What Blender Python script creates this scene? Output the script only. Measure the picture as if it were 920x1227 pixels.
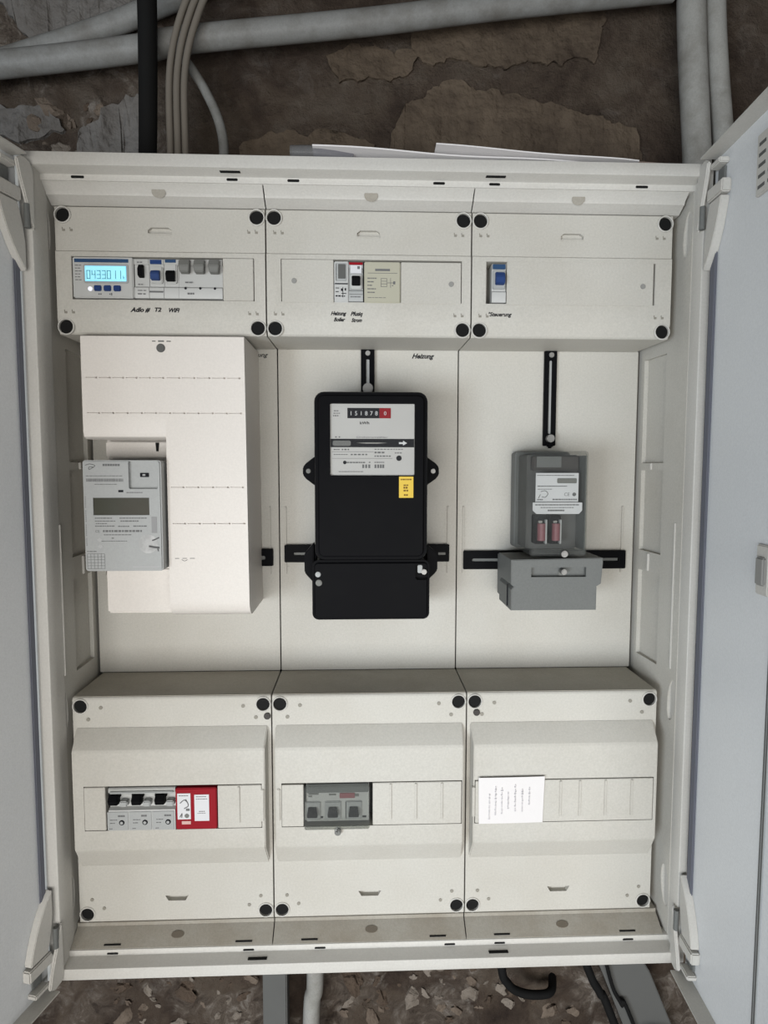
import bpy, bmesh, math, random
from mathutils import Vector, Matrix, noise
random.seed(7)
S = 0.001            # everything below is written in millimetres
Z0 = 900.0           # cabinet datum (bottom of lower covers) above the floor
for o in list(bpy.data.objects):
    bpy.data.objects.remove(o, do_unlink=True)
SC = bpy.context.scene
C = SC.collection
def U(x, y, z): return Vector((x*S, y*S, (z+Z0)*S))

# ------------------------------------------------------------------ camera
cam = bpy.data.objects.new('camera', bpy.data.cameras.new('camera'))
C.objects.link(cam)
F_PX, PITCH, YAW, ROLL = 740.04, -0.073, -0.037, -0.001
cam.data.sensor_fit = 'VERTICAL'
cam.data.sensor_height = 36.0
cam.data.lens = F_PX/1227*36.0
cam.data.clip_start = 0.01
Rc = Matrix.Rotation(YAW, 3, 'Z') @ Matrix.Rotation(PITCH, 3, 'X') @ Matrix.Rotation(ROLL, 3, 'Y')
rx, fy, uz = Rc.col[0], Rc.col[1], Rc.col[2]
M = Matrix(((rx.x, uz.x, -fy.x), (rx.y, uz.y, -fy.y), (rx.z, uz.z, -fy.z))).to_4x4()
M.translation = U(-10.4, -771.9, 590.5)
cam.matrix_world = M
SC.camera = cam

# ------------------------------------------------------------------ world, light, exposure
world = bpy.data.worlds.new('dim_cellar_air')
SC.world = world
world.use_nodes = True
bg = world.node_tree.nodes['Background']
bg.inputs['Color'].default_value = (0.82, 0.90, 1.0, 1)
bg.inputs['Strength'].default_value = 0.16
def area(name, loc, target, sx, sy, power, col, spread=180):
    d = bpy.data.lights.new(name, 'AREA'); d.shape = 'RECTANGLE'
    d.size = sx; d.size_y = sy; d.energy = power; d.color = col; d.spread = math.radians(spread)
    o = bpy.data.objects.new(name, d); C.objects.link(o)
    o.location = loc
    o.rotation_euler = (Vector(target)-Vector(loc)).to_track_quat('-Z', 'Y').to_euler()
    return o
area('doorway_daylight', (-0.12, -1.95, 0.92), (0.06, 0, 1.0), 1.9, 1.1, 33, (1.0, 0.985, 0.955), 120)
area('added_side_light', (-1.5, -2.3, 1.0), (0.4, -0.15, 1.1), 0.8, 0.8, 30, (0.80, 0.90, 1.0), 120)  # added cool light from the left to brighten the right door, source unseen
SC.view_settings.view_transform = 'Standard'
SC.view_settings.look = 'None'
SC.view_settings.gamma = 1.0
SC.view_settings.use_curve_mapping = False
SC.view_settings.exposure = -0.64

# ------------------------------------------------------------------ materials
MATS = {}
def mat(name, col, rough=0.5, metal=0.0, dirt=0.0, dirt_col=None, dirt_scale=6.0, bump=0.0, bump_scale=900.0,
        emit=0.0, spec=0.22, fine=0.0, bdist=0.0006):
    m = bpy.data.materials.new(name); m.use_nodes = True
    nt = m.node_tree; p = nt.nodes['Principled BSDF']
    p.inputs['Base Color'].default_value = (*col, 1)
    p.inputs['Roughness'].default_value = rough
    p.inputs['Metallic'].default_value = metal
    p.inputs['Specular IOR Level'].default_value = spec
    geo = nt.nodes.new('ShaderNodeNewGeometry')
    if dirt > 0 or fine > 0:
        n = nt.nodes.new('ShaderNodeTexNoise'); n.inputs['Scale'].default_value = dirt_scale
        n.inputs['Detail'].default_value = 8; n.inputs['Roughness'].default_value = 0.65
        nt.links.new(geo.outputs['Position'], n.inputs['Vector'])
        r = nt.nodes.new('ShaderNodeMapRange')
        r.inputs['From Min'].default_value = 0.42; r.inputs['From Max'].default_value = 0.75
        r.inputs['To Min'].default_value = 0.0; r.inputs['To Max'].default_value = dirt
        nt.links.new(n.outputs['Fac'], r.inputs['Value'])
        mx = nt.nodes.new('ShaderNodeMix'); mx.data_type = 'RGBA'
        mx.inputs[6].default_value = (*col, 1)
        dc = dirt_col or tuple(c*0.6 for c in col)
        mx.inputs[7].default_value = (*dc, 1)
        nt.links.new(r.outputs['Result'], mx.inputs[0])
        out = mx.outputs[2]
        if fine > 0:
            n3 = nt.nodes.new('ShaderNodeTexNoise'); n3.inputs['Scale'].default_value = 420
            n3.inputs['Detail'].default_value = 2
            nt.links.new(geo.outputs['Position'], n3.inputs['Vector'])
            r3 = nt.nodes.new('ShaderNodeMapRange')
            r3.inputs['From Min'].default_value = 0.3; r3.inputs['From Max'].default_value = 0.7
            r3.inputs['To Min'].default_value = 1-fine; r3.inputs['To Max'].default_value = 1+fine
            nt.links.new(n3.outputs['Fac'], r3.inputs['Value'])
            vm = nt.nodes.new('ShaderNodeVectorMath'); vm.operation = 'SCALE'
            nt.links.new(out, vm.inputs[0]); nt.links.new(r3.outputs['Result'], vm.inputs['Scale'])
            out = vm.outputs[0]
        nt.links.new(out, p.inputs['Base Color'])
    if bump > 0:
        n2 = nt.nodes.new('ShaderNodeTexNoise'); n2.inputs['Scale'].default_value = bump_scale
        n2.inputs['Detail'].default_value = 3
        nt.links.new(geo.outputs['Position'], n2.inputs['Vector'])
        b = nt.nodes.new('ShaderNodeBump'); b.inputs['Strength'].default_value = bump
        b.inputs['Distance'].default_value = bdist
        nt.links.new(n2.outputs['Fac'], b.inputs['Height'])
        nt.links.new(b.outputs['Normal'], p.inputs['Normal'])
    if emit > 0:
        p.inputs['Emission Color'].default_value = (*col, 1)
        p.inputs['Emission Strength'].default_value = emit
    MATS[name] = m
    return m
CREAM = mat('aged_cream_plastic', (0.475, 0.458, 0.415), 0.50, dirt=0.28, dirt_col=(0.34, 0.30, 0.24), bump=0.25, fine=0.05)
TRAY = mat('dusty_tray_plastic', (0.31, 0.29, 0.25), 0.6, dirt=0.75, dirt_col=(0.20, 0.165, 0.12), dirt_scale=9, bump=0.3, fine=0.06)
FRAME = mat('frame_plastic', (0.51, 0.495, 0.46), 0.45, dirt=0.25, dirt_col=(0.35, 0.31, 0.26), bump=0.2, fine=0.04)
WHITE = mat('white_cover_plastic', (0.66, 0.62, 0.575), 0.42, dirt=0.08, bump=0.15, fine=0.03)
DOOR = mat('grey_painted_steel', (0.63, 0.64, 0.645), 0.36, dirt=0.12, dirt_col=(0.55, 0.55, 0.545), dirt_scale=4, bump=0.2, bump_scale=400, fine=0.04)
BREAKER = mat('light_grey_breaker_plastic', (0.46, 0.46, 0.445), 0.4, dirt=0.15, bump=0.1)
METERGREY = mat('pale_grey_meter_plastic', (0.345, 0.352, 0.346), 0.42, dirt=0.08, bump=0.1, fine=0.03)
MIDGREY = mat('mid_grey_plastic', (0.135, 0.139, 0.133), 0.55, dirt=0.15, bump=0.25, fine=0.05)
TOGGLEGREY = mat('toggle_grey', (0.16, 0.16, 0.148), 0.5, dirt=0.1)
SCREWGREY = mat('screw_grey', (0.26, 0.255, 0.24), 0.5, dirt=0.2)
DARKPLUG = mat('dark_plug', (0.05, 0.045, 0.042), 0.6, dirt=0.2)
LEDGE = mat('dusty_shaded_ledge_plastic', (0.44, 0.415, 0.36), 0.6, dirt=0.5, dirt_col=(0.27, 0.235, 0.18), dirt_scale=9, bump=0.3, fine=0.06)  # dust tone, also darkened to stand in for shade on the ledges
MARK = mat('moulded_mark_shade', (0.25, 0.235, 0.20), 0.6)
RIMBLACK = mat('glossy_black_rim', (0.010, 0.010, 0.011), 0.25, spec=0.9)
BLACK = mat('black_plastic', (0.006, 0.006, 0.0068), 0.30, dirt=0.2, dirt_col=(0.011, 0.011, 0.011), dirt_scale=25, spec=0.012)
BLACKM = mat('matt_black_plastic', (0.008, 0.008, 0.008), 0.7, spec=0.12, dirt=0.2, dirt_col=(0.02, 0.018, 0.016))
INK = mat('ink', (0.015, 0.015, 0.018), 0.8, spec=0.1)
PRINT = mat('grey_print', (0.14, 0.14, 0.14), 0.8)
FAINT = mat('faint_pencil', (0.53, 0.52, 0.54), 0.9)
BLUE = mat('blue_plastic', (0.022, 0.048, 0.15), 0.35, spec=0.1, dirt=0.1)
BLUEBAR = mat('blue_print', (0.028, 0.065, 0.14), 0.6, spec=0.1, dirt=0.1)
RED = mat('red_plastic', (0.25, 0.010, 0.017), 0.45, spec=0.08, dirt=0.1)
BEIGE = mat('beige_device_plastic', (0.40, 0.385, 0.305), 0.5, dirt=0.12, bump=0.1)
PAPER = mat('white_paper', (0.66, 0.635, 0.625), 0.85, dirt=0.05, bump=0.15, bump_scale=300)
LABEL = mat('white_label', (0.60, 0.60, 0.61), 0.6, dirt=0.05)
PLATE = mat('grey_nameplate', (0.48, 0.47, 0.455), 0.5, dirt=0.1)
YELLOW = mat('yellow_sticker', (0.62, 0.43, 0.06), 0.6, dirt=0.15, dirt_scale=60)
METAL = mat('zinc_metal', (0.26, 0.255, 0.245), 0.5, metal=0.8, dirt=0.2, dirt_scale=60)
BRASS = mat('dull_brass', (0.50, 0.42, 0.28), 0.35, metal=0.9, dirt=0.2, dirt_scale=60)
LCD = mat('dark_lcd', (0.055, 0.055, 0.042), 0.25, spec=0.06, dirt=0.5, dirt_col=(0.05, 0.032, 0.018), dirt_scale=14)
GLOW = mat('backlit_lcd', (0.34, 0.80, 0.95), 0.4, emit=0.62)
LEDW = mat('white_led', (0.9, 0.9, 1.0), 0.4, emit=0.6)
SEG = mat('lcd_segment', (0.10, 0.30, 0.38), 0.5)
COIL = mat('copper_red_coil', (0.20, 0.075, 0.085), 0.4, dirt=0.3, dirt_scale=90)
PIPE = mat('grey_pvc_pipe', (0.22, 0.22, 0.21), 0.5, dirt=0.9, dirt_col=(0.12, 0.11, 0.095), dirt_scale=22, bump=0.3, fine=0.06)
PIPEW = mat('pale_pvc_pipe', (0.29, 0.285, 0.265), 0.5, dirt=0.9, dirt_col=(0.16, 0.15, 0.13), dirt_scale=22, bump=0.3, fine=0.06)
GAPSHADE = mat('grey_blue_gap_shade', (0.13, 0.135, 0.16), 0.7, dirt=0.2)  # shadow tone of the hinge gap, put into the colour
DUCT = mat('dark_grey_duct', (0.105, 0.105, 0.10), 0.55, spec=0.15, dirt=0.3)
CABLE = mat('beige_grey_cable', (0.17, 0.15, 0.125), 0.55, dirt=0.3)
KRAFT = mat('brown_paper', (0.30, 0.235, 0.20), 0.85, dirt=0.3)
FLOORM = mat('cellar_floor_concrete', (0.16, 0.14, 0.12), 0.85, dirt=0.5, dirt_scale=3, bump=0.4, bump_scale=60)
CEILM = mat('cellar_ceiling_plaster', (0.20, 0.18, 0.16), 0.9, dirt=0.5, dirt_scale=3, bump=0.4, bump_scale=60)

def clear_mat(name, tint, alpha_mix=0.12, rough=0.12):
    m = bpy.data.materials.new(name); m.use_nodes = True
    nt = m.node_tree; nt.nodes.clear()
    out = nt.nodes.new('ShaderNodeOutputMaterial')
    tr = nt.nodes.new('ShaderNodeBsdfTransparent'); tr.inputs['Color'].default_value = (*tint, 1)
    df = nt.nodes.new('ShaderNodeBsdfPrincipled'); df.inputs['Base Color'].default_value = (0.20, 0.205, 0.20, 1); df.inputs['Specular IOR Level'].default_value = 0.12
    df.inputs['Roughness'].default_value = rough
    n = nt.nodes.new('ShaderNodeTexNoise'); n.inputs['Scale'].default_value = 40
    geo = nt.nodes.new('ShaderNodeNewGeometry'); nt.links.new(geo.outputs['Position'], n.inputs['Vector'])
    r = nt.nodes.new('ShaderNodeMapRange'); r.inputs['To Min'].default_value = alpha_mix*0.5
    r.inputs['To Max'].default_value = alpha_mix*1.5
    nt.links.new(n.outputs['Fac'], r.inputs['Value'])
    mx = nt.nodes.new('ShaderNodeMixShader')
    nt.links.new(r.outputs['Result'], mx.inputs[0])
    nt.links.new(tr.outputs[0], mx.inputs[1]); nt.links.new(df.outputs[0], mx.inputs[2])
    nt.links.new(mx.outputs[0], out.inputs['Surface'])
    return m
CLEAR = clear_mat('smoky_clear_plastic', (0.885, 0.89, 0.875), 0.13)
GLASS = clear_mat('clear_window', (0.965, 0.965, 0.96), 0.03, 0.2)
SLEEVE = clear_mat('clear_lilac_sleeve', (0.80, 0.78, 0.86), 0.45, 0.2)

def wall_material():
    m = bpy.data.materials.new('crumbling_plaster_and_stone'); m.use_nodes = True
    nt = m.node_tree; p = nt.nodes['Principled BSDF']; p.inputs['Roughness'].default_value = 0.95
    p.inputs['Specular IOR Level'].default_value = 0.15
    geo = nt.nodes.new('ShaderNodeNewGeometry')
    def nz(scale, det, rough=0.6, dist=0.0):
        n = nt.nodes.new('ShaderNodeTexNoise'); n.inputs['Scale'].default_value = scale
        n.inputs['Detail'].default_value = det; n.inputs['Roughness'].default_value = rough
        n.inputs['Distortion'].default_value = dist
        nt.links.new(geo.outputs['Position'], n.inputs['Vector']); return n
    def ramp(src, stops):
        r = nt.nodes.new('ShaderNodeValToRGB'); e = r.color_ramp.elements
        while len(e) < len(stops): e.new(0.5)
        for k, (pos, c) in enumerate(stops):
            e[k].position = pos; e[k].color = (*c, 1)
        nt.links.new(src.outputs['Fac'], r.inputs['Fac']); return r
    a = ramp(nz(9, 9, 0.62, 0.6), [(0.30, (0.030, 0.021, 0.017)), (0.45, (0.058, 0.042, 0.032)), (0.56, (0.085, 0.064, 0.048)), (0.70, (0.115, 0.093, 0.073))])
    b = ramp(nz(26, 8, 0.7, 1.2), [(0.35, (0.04, 0.030, 0.024)), (0.52, (0.12, 0.096, 0.077)), (0.66, (0.27, 0.24, 0.21))])
    msk = nz(5.5, 6, 0.6, 0.8)
    mr = nt.nodes.new('ShaderNodeMapRange'); mr.inputs['From Min'].default_value = 0.46; mr.inputs['From Max'].default_value = 0.56
    nt.links.new(msk.outputs['Fac'], mr.inputs['Value'])
    # loose rubble mortar shows left of the conduit and below the cabinet, older brown render elsewhere
    sep = nt.nodes.new('ShaderNodeSeparateXYZ'); nt.links.new(geo.outputs['Position'], sep.inputs[0])
    low = nt.nodes.new('ShaderNodeMapRange'); low.inputs['From Min'].default_value = 1.1; low.inputs['From Max'].default_value = 0.8
    nt.links.new(sep.outputs['Z'], low.inputs['Value'])
    lef = nt.nodes.new('ShaderNodeMapRange'); lef.inputs['From Min'].default_value = -0.24; lef.inputs['From Max'].default_value = -0.34
    nt.links.new(sep.outputs['X'], lef.inputs['Value'])
    mxm = nt.nodes.new('ShaderNodeMath'); mxm.operation = 'MAXIMUM'
    nt.links.new(low.outputs[0], mxm.inputs[0]); nt.links.new(lef.outputs[0], mxm.inputs[1])
    sc = nt.nodes.new('ShaderNodeMapRange'); sc.inputs['To Min'].default_value = 0.22; sc.inputs['To Max'].default_value = 1.0
    nt.links.new(mxm.outputs[0], sc.inputs['Value'])
    mm = nt.nodes.new('ShaderNodeMath'); mm.operation = 'MULTIPLY'
    nt.links.new(mr.outputs[0], mm.inputs[0]); nt.links.new(sc.outputs[0], mm.inputs[1])
    mx = nt.nodes.new('ShaderNodeMix'); mx.data_type = 'RGBA'
    nt.links.new(mm.outputs[0], mx.inputs[0]); nt.links.new(a.outputs[0], mx.inputs[6]); nt.links.new(b.outputs[0], mx.inputs[7])
    nt.links.new(mx.outputs[2], p.inputs['Base Color'])
    bn = nz(70, 9, 0.7)
    bp = nt.nodes.new('ShaderNodeBump'); bp.inputs['Strength'].default_value = 1.0; bp.inputs['Distance'].default_value = 0.010
    nt.links.new(bn.outputs['Fac'], bp.inputs['Height']); nt.links.new(bp.outputs['Normal'], p.inputs['Normal'])
    return m
WALLM = wall_material()
PATCH = mat('brown_plaster_patch', (0.105, 0.080, 0.058), 0.95, dirt=1.0, dirt_col=(0.045, 0.033, 0.025), dirt_scale=14, bump=1.0, bump_scale=75, spec=0.1, bdist=0.007)
PATCHG = mat('grey_mortar_patch', (0.15, 0.14, 0.13), 0.95, dirt=0.7, dirt_col=(0.075, 0.062, 0.052), dirt_scale=18, bump=1.0, bump_scale=75, spec=0.1, bdist=0.007)
STONE = mat('rubble_stone', (0.15, 0.118, 0.092), 0.95, dirt=0.8, dirt_col=(0.06, 0.042, 0.032), dirt_scale=30, bump=1.0, bump_scale=160, spec=0.1, bdist=0.004)

# ------------------------------------------------------------------ mesh helpers (mm)
class MB:
    def __init__(s): s.bm = bmesh.new()
    def _add(s, t):
        me = bpy.data.meshes.new('t'); t.to_mesh(me); t.free(); s.bm.from_mesh(me); bpy.data.meshes.remove(me)
    def box(s, x0, x1, y0, y1, z0, z1, bev=0.0, seg=2):
        t = bmesh.new(); bmesh.ops.create_cube(t, size=1)
        for v in t.verts:
            v.co = Vector(((x0+x1)/2+v.co.x*(x1-x0), (y0+y1)/2+v.co.y*(y1-y0), (z0+z1)/2+v.co.z*(z1-z0)))
        if bev > 0: bmesh.ops.bevel(t, geom=t.edges[:], offset=bev, segments=seg, affect='EDGES', clamp_overlap=True)
        s._add(t); return s
    def cyl(s, c, axis, r, h, r2=None, n=24, bev=0.0):
        """axis 'x','y','z'; c is the middle"""
        t = bmesh.new()
        bmesh.ops.create_cone(t, cap_ends=True, segments=n, radius1=r, radius2=r if r2 is None else r2, depth=h)
        if bev > 0:
            bmesh.ops.bevel(t, geom=[e for e in t.edges if len(e.link_faces) == 2 and e.calc_face_angle() > 0.8], offset=bev, segments=2, affect='EDGES')
        R = {'z': Matrix.Identity(3), 'y': Matrix.Rotation(math.pi/2, 3, 'X'), 'x': Matrix.Rotation(math.pi/2, 3, 'Y')}[axis]
        for v in t.verts: v.co = R @ v.co + Vector(c)
        s._add(t); return s
    def ring(s, c, r0, r1, y0, y1, n=28):
        """annulus round the Y axis, rounded front"""
        t = bmesh.new(); prof = [(r0, y1), (r0, y0), ((r0+r1)/2, y0-0.4), (r1, y0+0.2), (r1, y1)]
        rows = []
        for k in range(n):
            a = 2*math.pi*k/n
            rows.append([t.verts.new((c[0]+math.cos(a)*r, c[1]+y, c[2]+math.sin(a)*r)) for r, y in prof])
        for k in range(n):
            A, B = rows[k], rows[(k+1) % n]
            for j in range(len(prof)):
                j2 = (j+1) % len(prof)
                t.faces.new((A[j], B[j], B[j2], A[j2]))
        bmesh.ops.recalc_face_normals(t, faces=t.faces[:]); s._add(t); return s
    def prism(s, pts, axis, a0, a1, bev=0.0, seg=2, front_only=False):
        """pts: 2D outline; axis x: (y,z), y: (x,z), z: (x,y)"""
        f = {'x': lambda p, a: (a, p[0], p[1]), 'y': lambda p, a: (p[0], a, p[1]), 'z': lambda p, a: (p[0], p[1], a)}[axis]
        t = bmesh.new()
        A = [t.verts.new(f(p, a0)) for p in pts]; B = [t.verts.new(f(p, a1)) for p in pts]
        t.faces.new(A); t.faces.new(B[::-1])
        n = len(pts)
        for i in range(n): t.faces.new((A[i], B[i], B[(i+1) % n], A[(i+1) % n]))
        bmesh.ops.recalc_face_normals(t, faces=t.faces[:])
        if bev > 0:
            t.faces.ensure_lookup_table()
            ed = [e for e in t.edges if len(e.link_faces) == 2 and e.calc_face_angle() > 0.35]
            if front_only: ed = [e for e in ed if all(abs({'x': v.co.x, 'y': v.co.y, 'z': v.co.z}[axis]-a0) < 1e-6 for v in e.verts)]
            bmesh.ops.bevel(t, geom=ed, offset=bev, segments=seg, affect='EDGES', clamp_overlap=True)
        s._add(t); return s
    def tube(s, pts, r, n=14, res=10, taper=None):
        P = [Vector(p) for p in pts]
        path = []
        if len(P) == 2: path = P
        else:
            for i in range(len(P)-1):
                p0 = P[i-1] if i > 0 else P[i]*2-P[i+1]; p1, p2 = P[i], P[i+1]
                p3 = P[i+2] if i+2 < len(P) else P[i+1]*2-P[i]
                for k in range(res):
                    u = k/res
                    path.append(0.5*((2*p1)+(p2-p0)*u+(2*p0-5*p1+4*p2-p3)*u*u+(3*p1-p0-3*p2+p3)*u**3))
            path.append(P[-1])
        t = bmesh.new(); rings = []; up = None
        for i, p in enumerate(path):
            d = (path[min(i+1, len(path)-1)]-path[max(i-1, 0)]).normalized()
            if up is None: up = d.orthogonal().normalized()
            up = (up-d*up.dot(d)).normalized(); sd = d.cross(up)
            rr = r if taper is None else r+(taper-r)*i/(len(path)-1)
            rings.append([t.verts.new(p+up*math.cos(2*math.pi*k/n)*rr+sd*math.sin(2*math.pi*k/n)*rr) for k in range(n)])
        for i in range(len(rings)-1):
            for k in range(n):
                t.faces.new((rings[i][k], rings[i][(k+1) % n], rings[i+1][(k+1) % n], rings[i+1][k]))
        t.faces.new(rings[0][::-1]); t.faces.new(rings[-1])
        bmesh.ops.recalc_face_normals(t, faces=t.faces[:]); s._add(t); return s
    def mesh(s, name, origin=(0, 0, 0), ang=32):
        bm = s.bm; o = Vector(origin)
        for v in bm.verts: v.co = (v.co-o)*S
        bm.normal_update()
        for f in bm.faces: f.smooth = True
        for e in bm.edges:
            e.smooth = len(e.link_faces) == 2 and e.calc_face_angle(0) < math.radians(ang)
        me = bpy.data.meshes.new(name); bm.to_mesh(me); bm.free(); return me
ORIG = {}
def link(name, me, m, parent=None, loc=None):
    """loc: world position in mm of the mesh's own origin"""
    o = bpy.data.objects.new(name, me); C.objects.link(o)
    if me.materials: pass
    else: me.materials.append(m)
    L = U(*loc)
    if parent is not None:
        o.parent = parent; L = L-ORIG[parent.name]
    o.location = L
    ORIG[o.name] = U(*loc)
    return o
def part(name, mb, m, parent=None, origin=None, **kw):
    og = origin
    if og is None:
        bb = [v.co for v in mb.bm.verts]
        og = (sum(v.x for v in bb)/len(bb), sum(v.y for v in bb)/len(bb), sum(v.z for v in bb)/len(bb))
    return link(name, mb.mesh(name, og, **kw), m, parent, og)
def thing(name, label, cat, loc, group=None):
    o = bpy.data.objects.new(name, None); C.objects.link(o); o.empty_display_size = 0.02
    o.location = U(*loc); ORIG[o.name] = U(*loc)
    return tag(o, label, cat, group)
def tag(o, label, cat, group=None, kind=None):
    o['label'] = label; o['category'] = cat
    if group: o['group'] = group
    if kind: o['kind'] = kind
    return o
def cut(o, mb):
    """subtract mb (world mm) from object o"""
    c = link('cutter', mb.mesh('cutter', (0, 0, 0)), CREAM, None, (0, 0, 0))
    md = o.modifiers.new('b', 'BOOLEAN'); md.operation = 'DIFFERENCE'; md.object = c; md.solver = 'EXACT'
    bpy.context.view_layer.update()
    dg = bpy.context.evaluated_depsgraph_get()
    me = bpy.data.meshes.new_from_object(o.evaluated_get(dg))
    o.modifiers.clear(); old = o.data; nm = old.name; o.data = me; bpy.data.meshes.remove(old); me.name = nm
    cm = c.data; bpy.data.objects.remove(c); bpy.data.meshes.remove(cm)
    bm = bmesh.new(); bm.from_mesh(me)
    for f in bm.faces: f.smooth = True
    for e in bm.edges: e.smooth = len(e.link_faces) == 2 and e.calc_face_angle(0) < math.radians(32)
    bm.to_mesh(me); bm.free()
    while len(me.materials) > 1: me.materials.pop()
def text(name, s, x, y, z, size, m, parent, shear=0.0, width=None, bold=0.0, rot=0.0, align='LEFT'):
    """lettering facing the viewer (-Y), left baseline at x,z (mm)"""
    cu = bpy.data.curves.new(name, 'FONT'); cu.body = s; cu.size = 1.0; cu.shear = shear; cu.offset = bold
    cu.align_x = align; cu.resolution_u = 3; cu.extrude = 0.01
    o = bpy.data.objects.new(name, cu); C.objects.link(o)
    bpy.context.view_layer.update()
    me = bpy.data.meshes.new_from_object(o.evaluated_get(bpy.context.evaluated_depsgraph_get()))
    bpy.data.objects.remove(o); bpy.data.curves.remove(cu)
    xs = [v.co.x for v in me.vertices]
    k = 1.0
    if width: k = width/((max(xs)-min(xs))*size)
    cr, sr = math.cos(rot), math.sin(rot)
    for v in me.vertices:
        a, b, c = v.co.x*size*k, v.co.y*size, v.co.z*3
        v.co = Vector(((a*cr-b*sr)*S, -c*S, (a*sr+b*cr)*S))
    me.materials.clear(); me.name = name
    return link(name, me, m, parent, (x, y-0.12, z))
def rows(mb, x0, x1, z, h, y, gap=1.2, wmin=2.0, wmax=6.0, fill=1.0):
    """illegible small print: a row of short raised strokes"""
    x = x0
    while x < x1-wmin:
        w = min(random.uniform(wmin, wmax), x1-x)
        if random.random() < fill: mb.box(x, x+w, y-0.15, y+0.05, z-h/2, z+h/2)
        x += w+gap
    return mb
def arc(cx, cy, r, a0, a1, n):
    return [(cx+r*math.cos(math.radians(a0+(a1-a0)*k/n)), cy+r*math.sin(math.radians(a0+(a1-a0)*k/n))) for k in range(n+1)]
def rrect(x0, x1, z0, z1, r, n=5):
    return arc(x1-r, z1-r, r, 0, 90, n)+arc(x0+r, z1-r, r, 90, 180, n)+arc(x0+r, z0+r, r, 180, 270, n)+arc(x1-r, z0+r, r, 270, 360, n)

# ------------------------------------------------------------------ setting: wall, floor, ceiling
def axis_steps(a, b, coarse, fine, f0, f1):
    out = []; x = a
    while x < b:
        out.append(x); x += fine if f0 <= x < f1 else coarse
    out.append(b); return out
def wall_y(x, z):
    p = Vector((x*0.011, z*0.011, 3.1))
    h = noise.fractal(p, 0.9, 2.1, 5)*9 + noise.noise(Vector((x*0.004, z*0.004, 9)))*10
    r = noise.turbulence(Vector((x*0.03, z*0.03, 1.7)), 4, True)
    rough = 1.0 if (z < 0 or x < -300) else 0.35
    q = noise.turbulence(Vector((x*0.055, z*0.055, 4.4)), 3, True)
    return 184 - h*(0.45+0.55*rough) - (r*9+q*6)*rough
WY = {}
def build_wall():
    xs = axis_steps(-1400, 1400, 40, 7, -580, 580)
    zs = []; z = -900
    while z < 1600:
        zs.append(z); z += 7 if (-335 <= z < -60 or 930 <= z < 1300) else 40
    zs.append(1600)
    me = bpy.data.meshes.new('wall_back')
    vs = []; nx = len(xs)
    for z in zs:
        for x in xs: vs.append(((x)*S, wall_y(x, z)*S, (z+Z0)*S))
    fs = [(j*nx+i, j*nx+i+1, (j+1)*nx+i+1, (j+1)*nx+i) for j in range(len(zs)-1) for i in range(nx-1)]
    me.from_pydata(vs, [], fs)
    for p in me.polygons: p.use_smooth = True
    o = bpy.data.objects.new('wall_back', me); C.objects.link(o); me.materials.append(WALLM)
    o['kind'] = 'structure'; o['label'] = 'crumbling brown plaster and rubble wall behind the cabinet'
    ORIG['wall_back'] = Vector((0, 0, 0)); return o
wall = build_wall()
def patch(outline, t, m, name='plaster_patch'):
    """a flake of plaster standing proud of the wall"""
    n = len(outline); P = []
    for i in range(n):
        a, b = Vector(outline[i]), Vector(outline[(i+1) % n])
        k = max(2, int((b-a).length/5))
        for j in range(k):
            q = a+(b-a)*j/k
            P.append((q.x+noise.fractal(Vector((q.x*0.025, q.y*0.025, 1)), 0.7, 2.2, 4)*13, q.y+noise.fractal(Vector((q.x*0.025, q.y*0.025, 7)), 0.7, 2.2, 4)*13))
    bm = bmesh.new()
    vs = [bm.verts.new((p[0], 0, p[1])) for p in P]
    f = bm.faces.new(vs)
    bmesh.ops.triangulate(bm, faces=[f]); bmesh.ops.subdivide_edges(bm, edges=[e for e in bm.edges if e.calc_length() > 25], cuts=2, use_grid_fill=True)
    bmesh.ops.triangulate(bm, faces=bm.faces[:])
    for v in bm.verts: v.co.y = wall_y(v.co.x, v.co.z)-t + noise.noise(Vector((v.co.x*0.02, v.co.z*0.02, 5)))*2
    r = bmesh.ops.extrude_face_region(bm, geom=bm.faces[:])
    for v in [g for g in r['geom'] if isinstance(g, bmesh.types.BMVert)]: v.co.y += t+14
    bmesh.ops.recalc_face_normals(bm, faces=bm.faces[:])
    mb = MB(); mb.bm.free(); mb.bm = bm
    return part(name, mb, m, wall, ang=50)
patch([(30, 960), (38, 1080), (66, 1130), (110, 1150), (190, 1140), (300, 1120), (400, 1090), (420, 960)], 7, PATCH)
patch([(-190, 960), (-175, 1060), (-110, 1085), (-40, 1080), (10, 1060), (18, 960)], 5, PATCH)
patch([(-40, 1150), (0, 1165), (60, 1160), (70, 1195), (10, 1205), (-60, 1195)], 5, PATCH)
patch([(60, 1190), (160, 1180), (330, 1190), (350, 1290), (80, 1290)], 4, PATCH)
patch([(545, 1010), (560, 1120), (620, 1150), (700, 1140), (700, 1000)], 6, PATCH)
patch([(-480, 1200), (-400, 1190), (-340, 1215), (-330, 1290), (-560, 1290)], 9, PATCHG)
patch([(-440, 1010), (-405, 1085), (-355, 1125), (-320, 1120), (-318, 1060), (-350, 1030), (-360, 1000)], 8, PATCHG)
patch([(-560, 1090), (-520, 1110), (-470, 1105), (-440, 1080), (-500, 1060), (-560, 1060)], 7, PATCHG)
STONES = [STONE, mat('pale_rubble', (0.20, 0.17, 0.142), 0.95, dirt=0.8, dirt_col=(0.10, 0.08, 0.062), dirt_scale=45, bump=1.0, bump_scale=200, spec=0.1, bdist=0.004),
          mat('brown_rubble', (0.085, 0.062, 0.046), 0.95, dirt=0.7, dirt_col=(0.04, 0.03, 0.023), dirt_scale=40, bump=1.0, bump_scale=200, spec=0.1, bdist=0.004)]
stone_me = []
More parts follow.
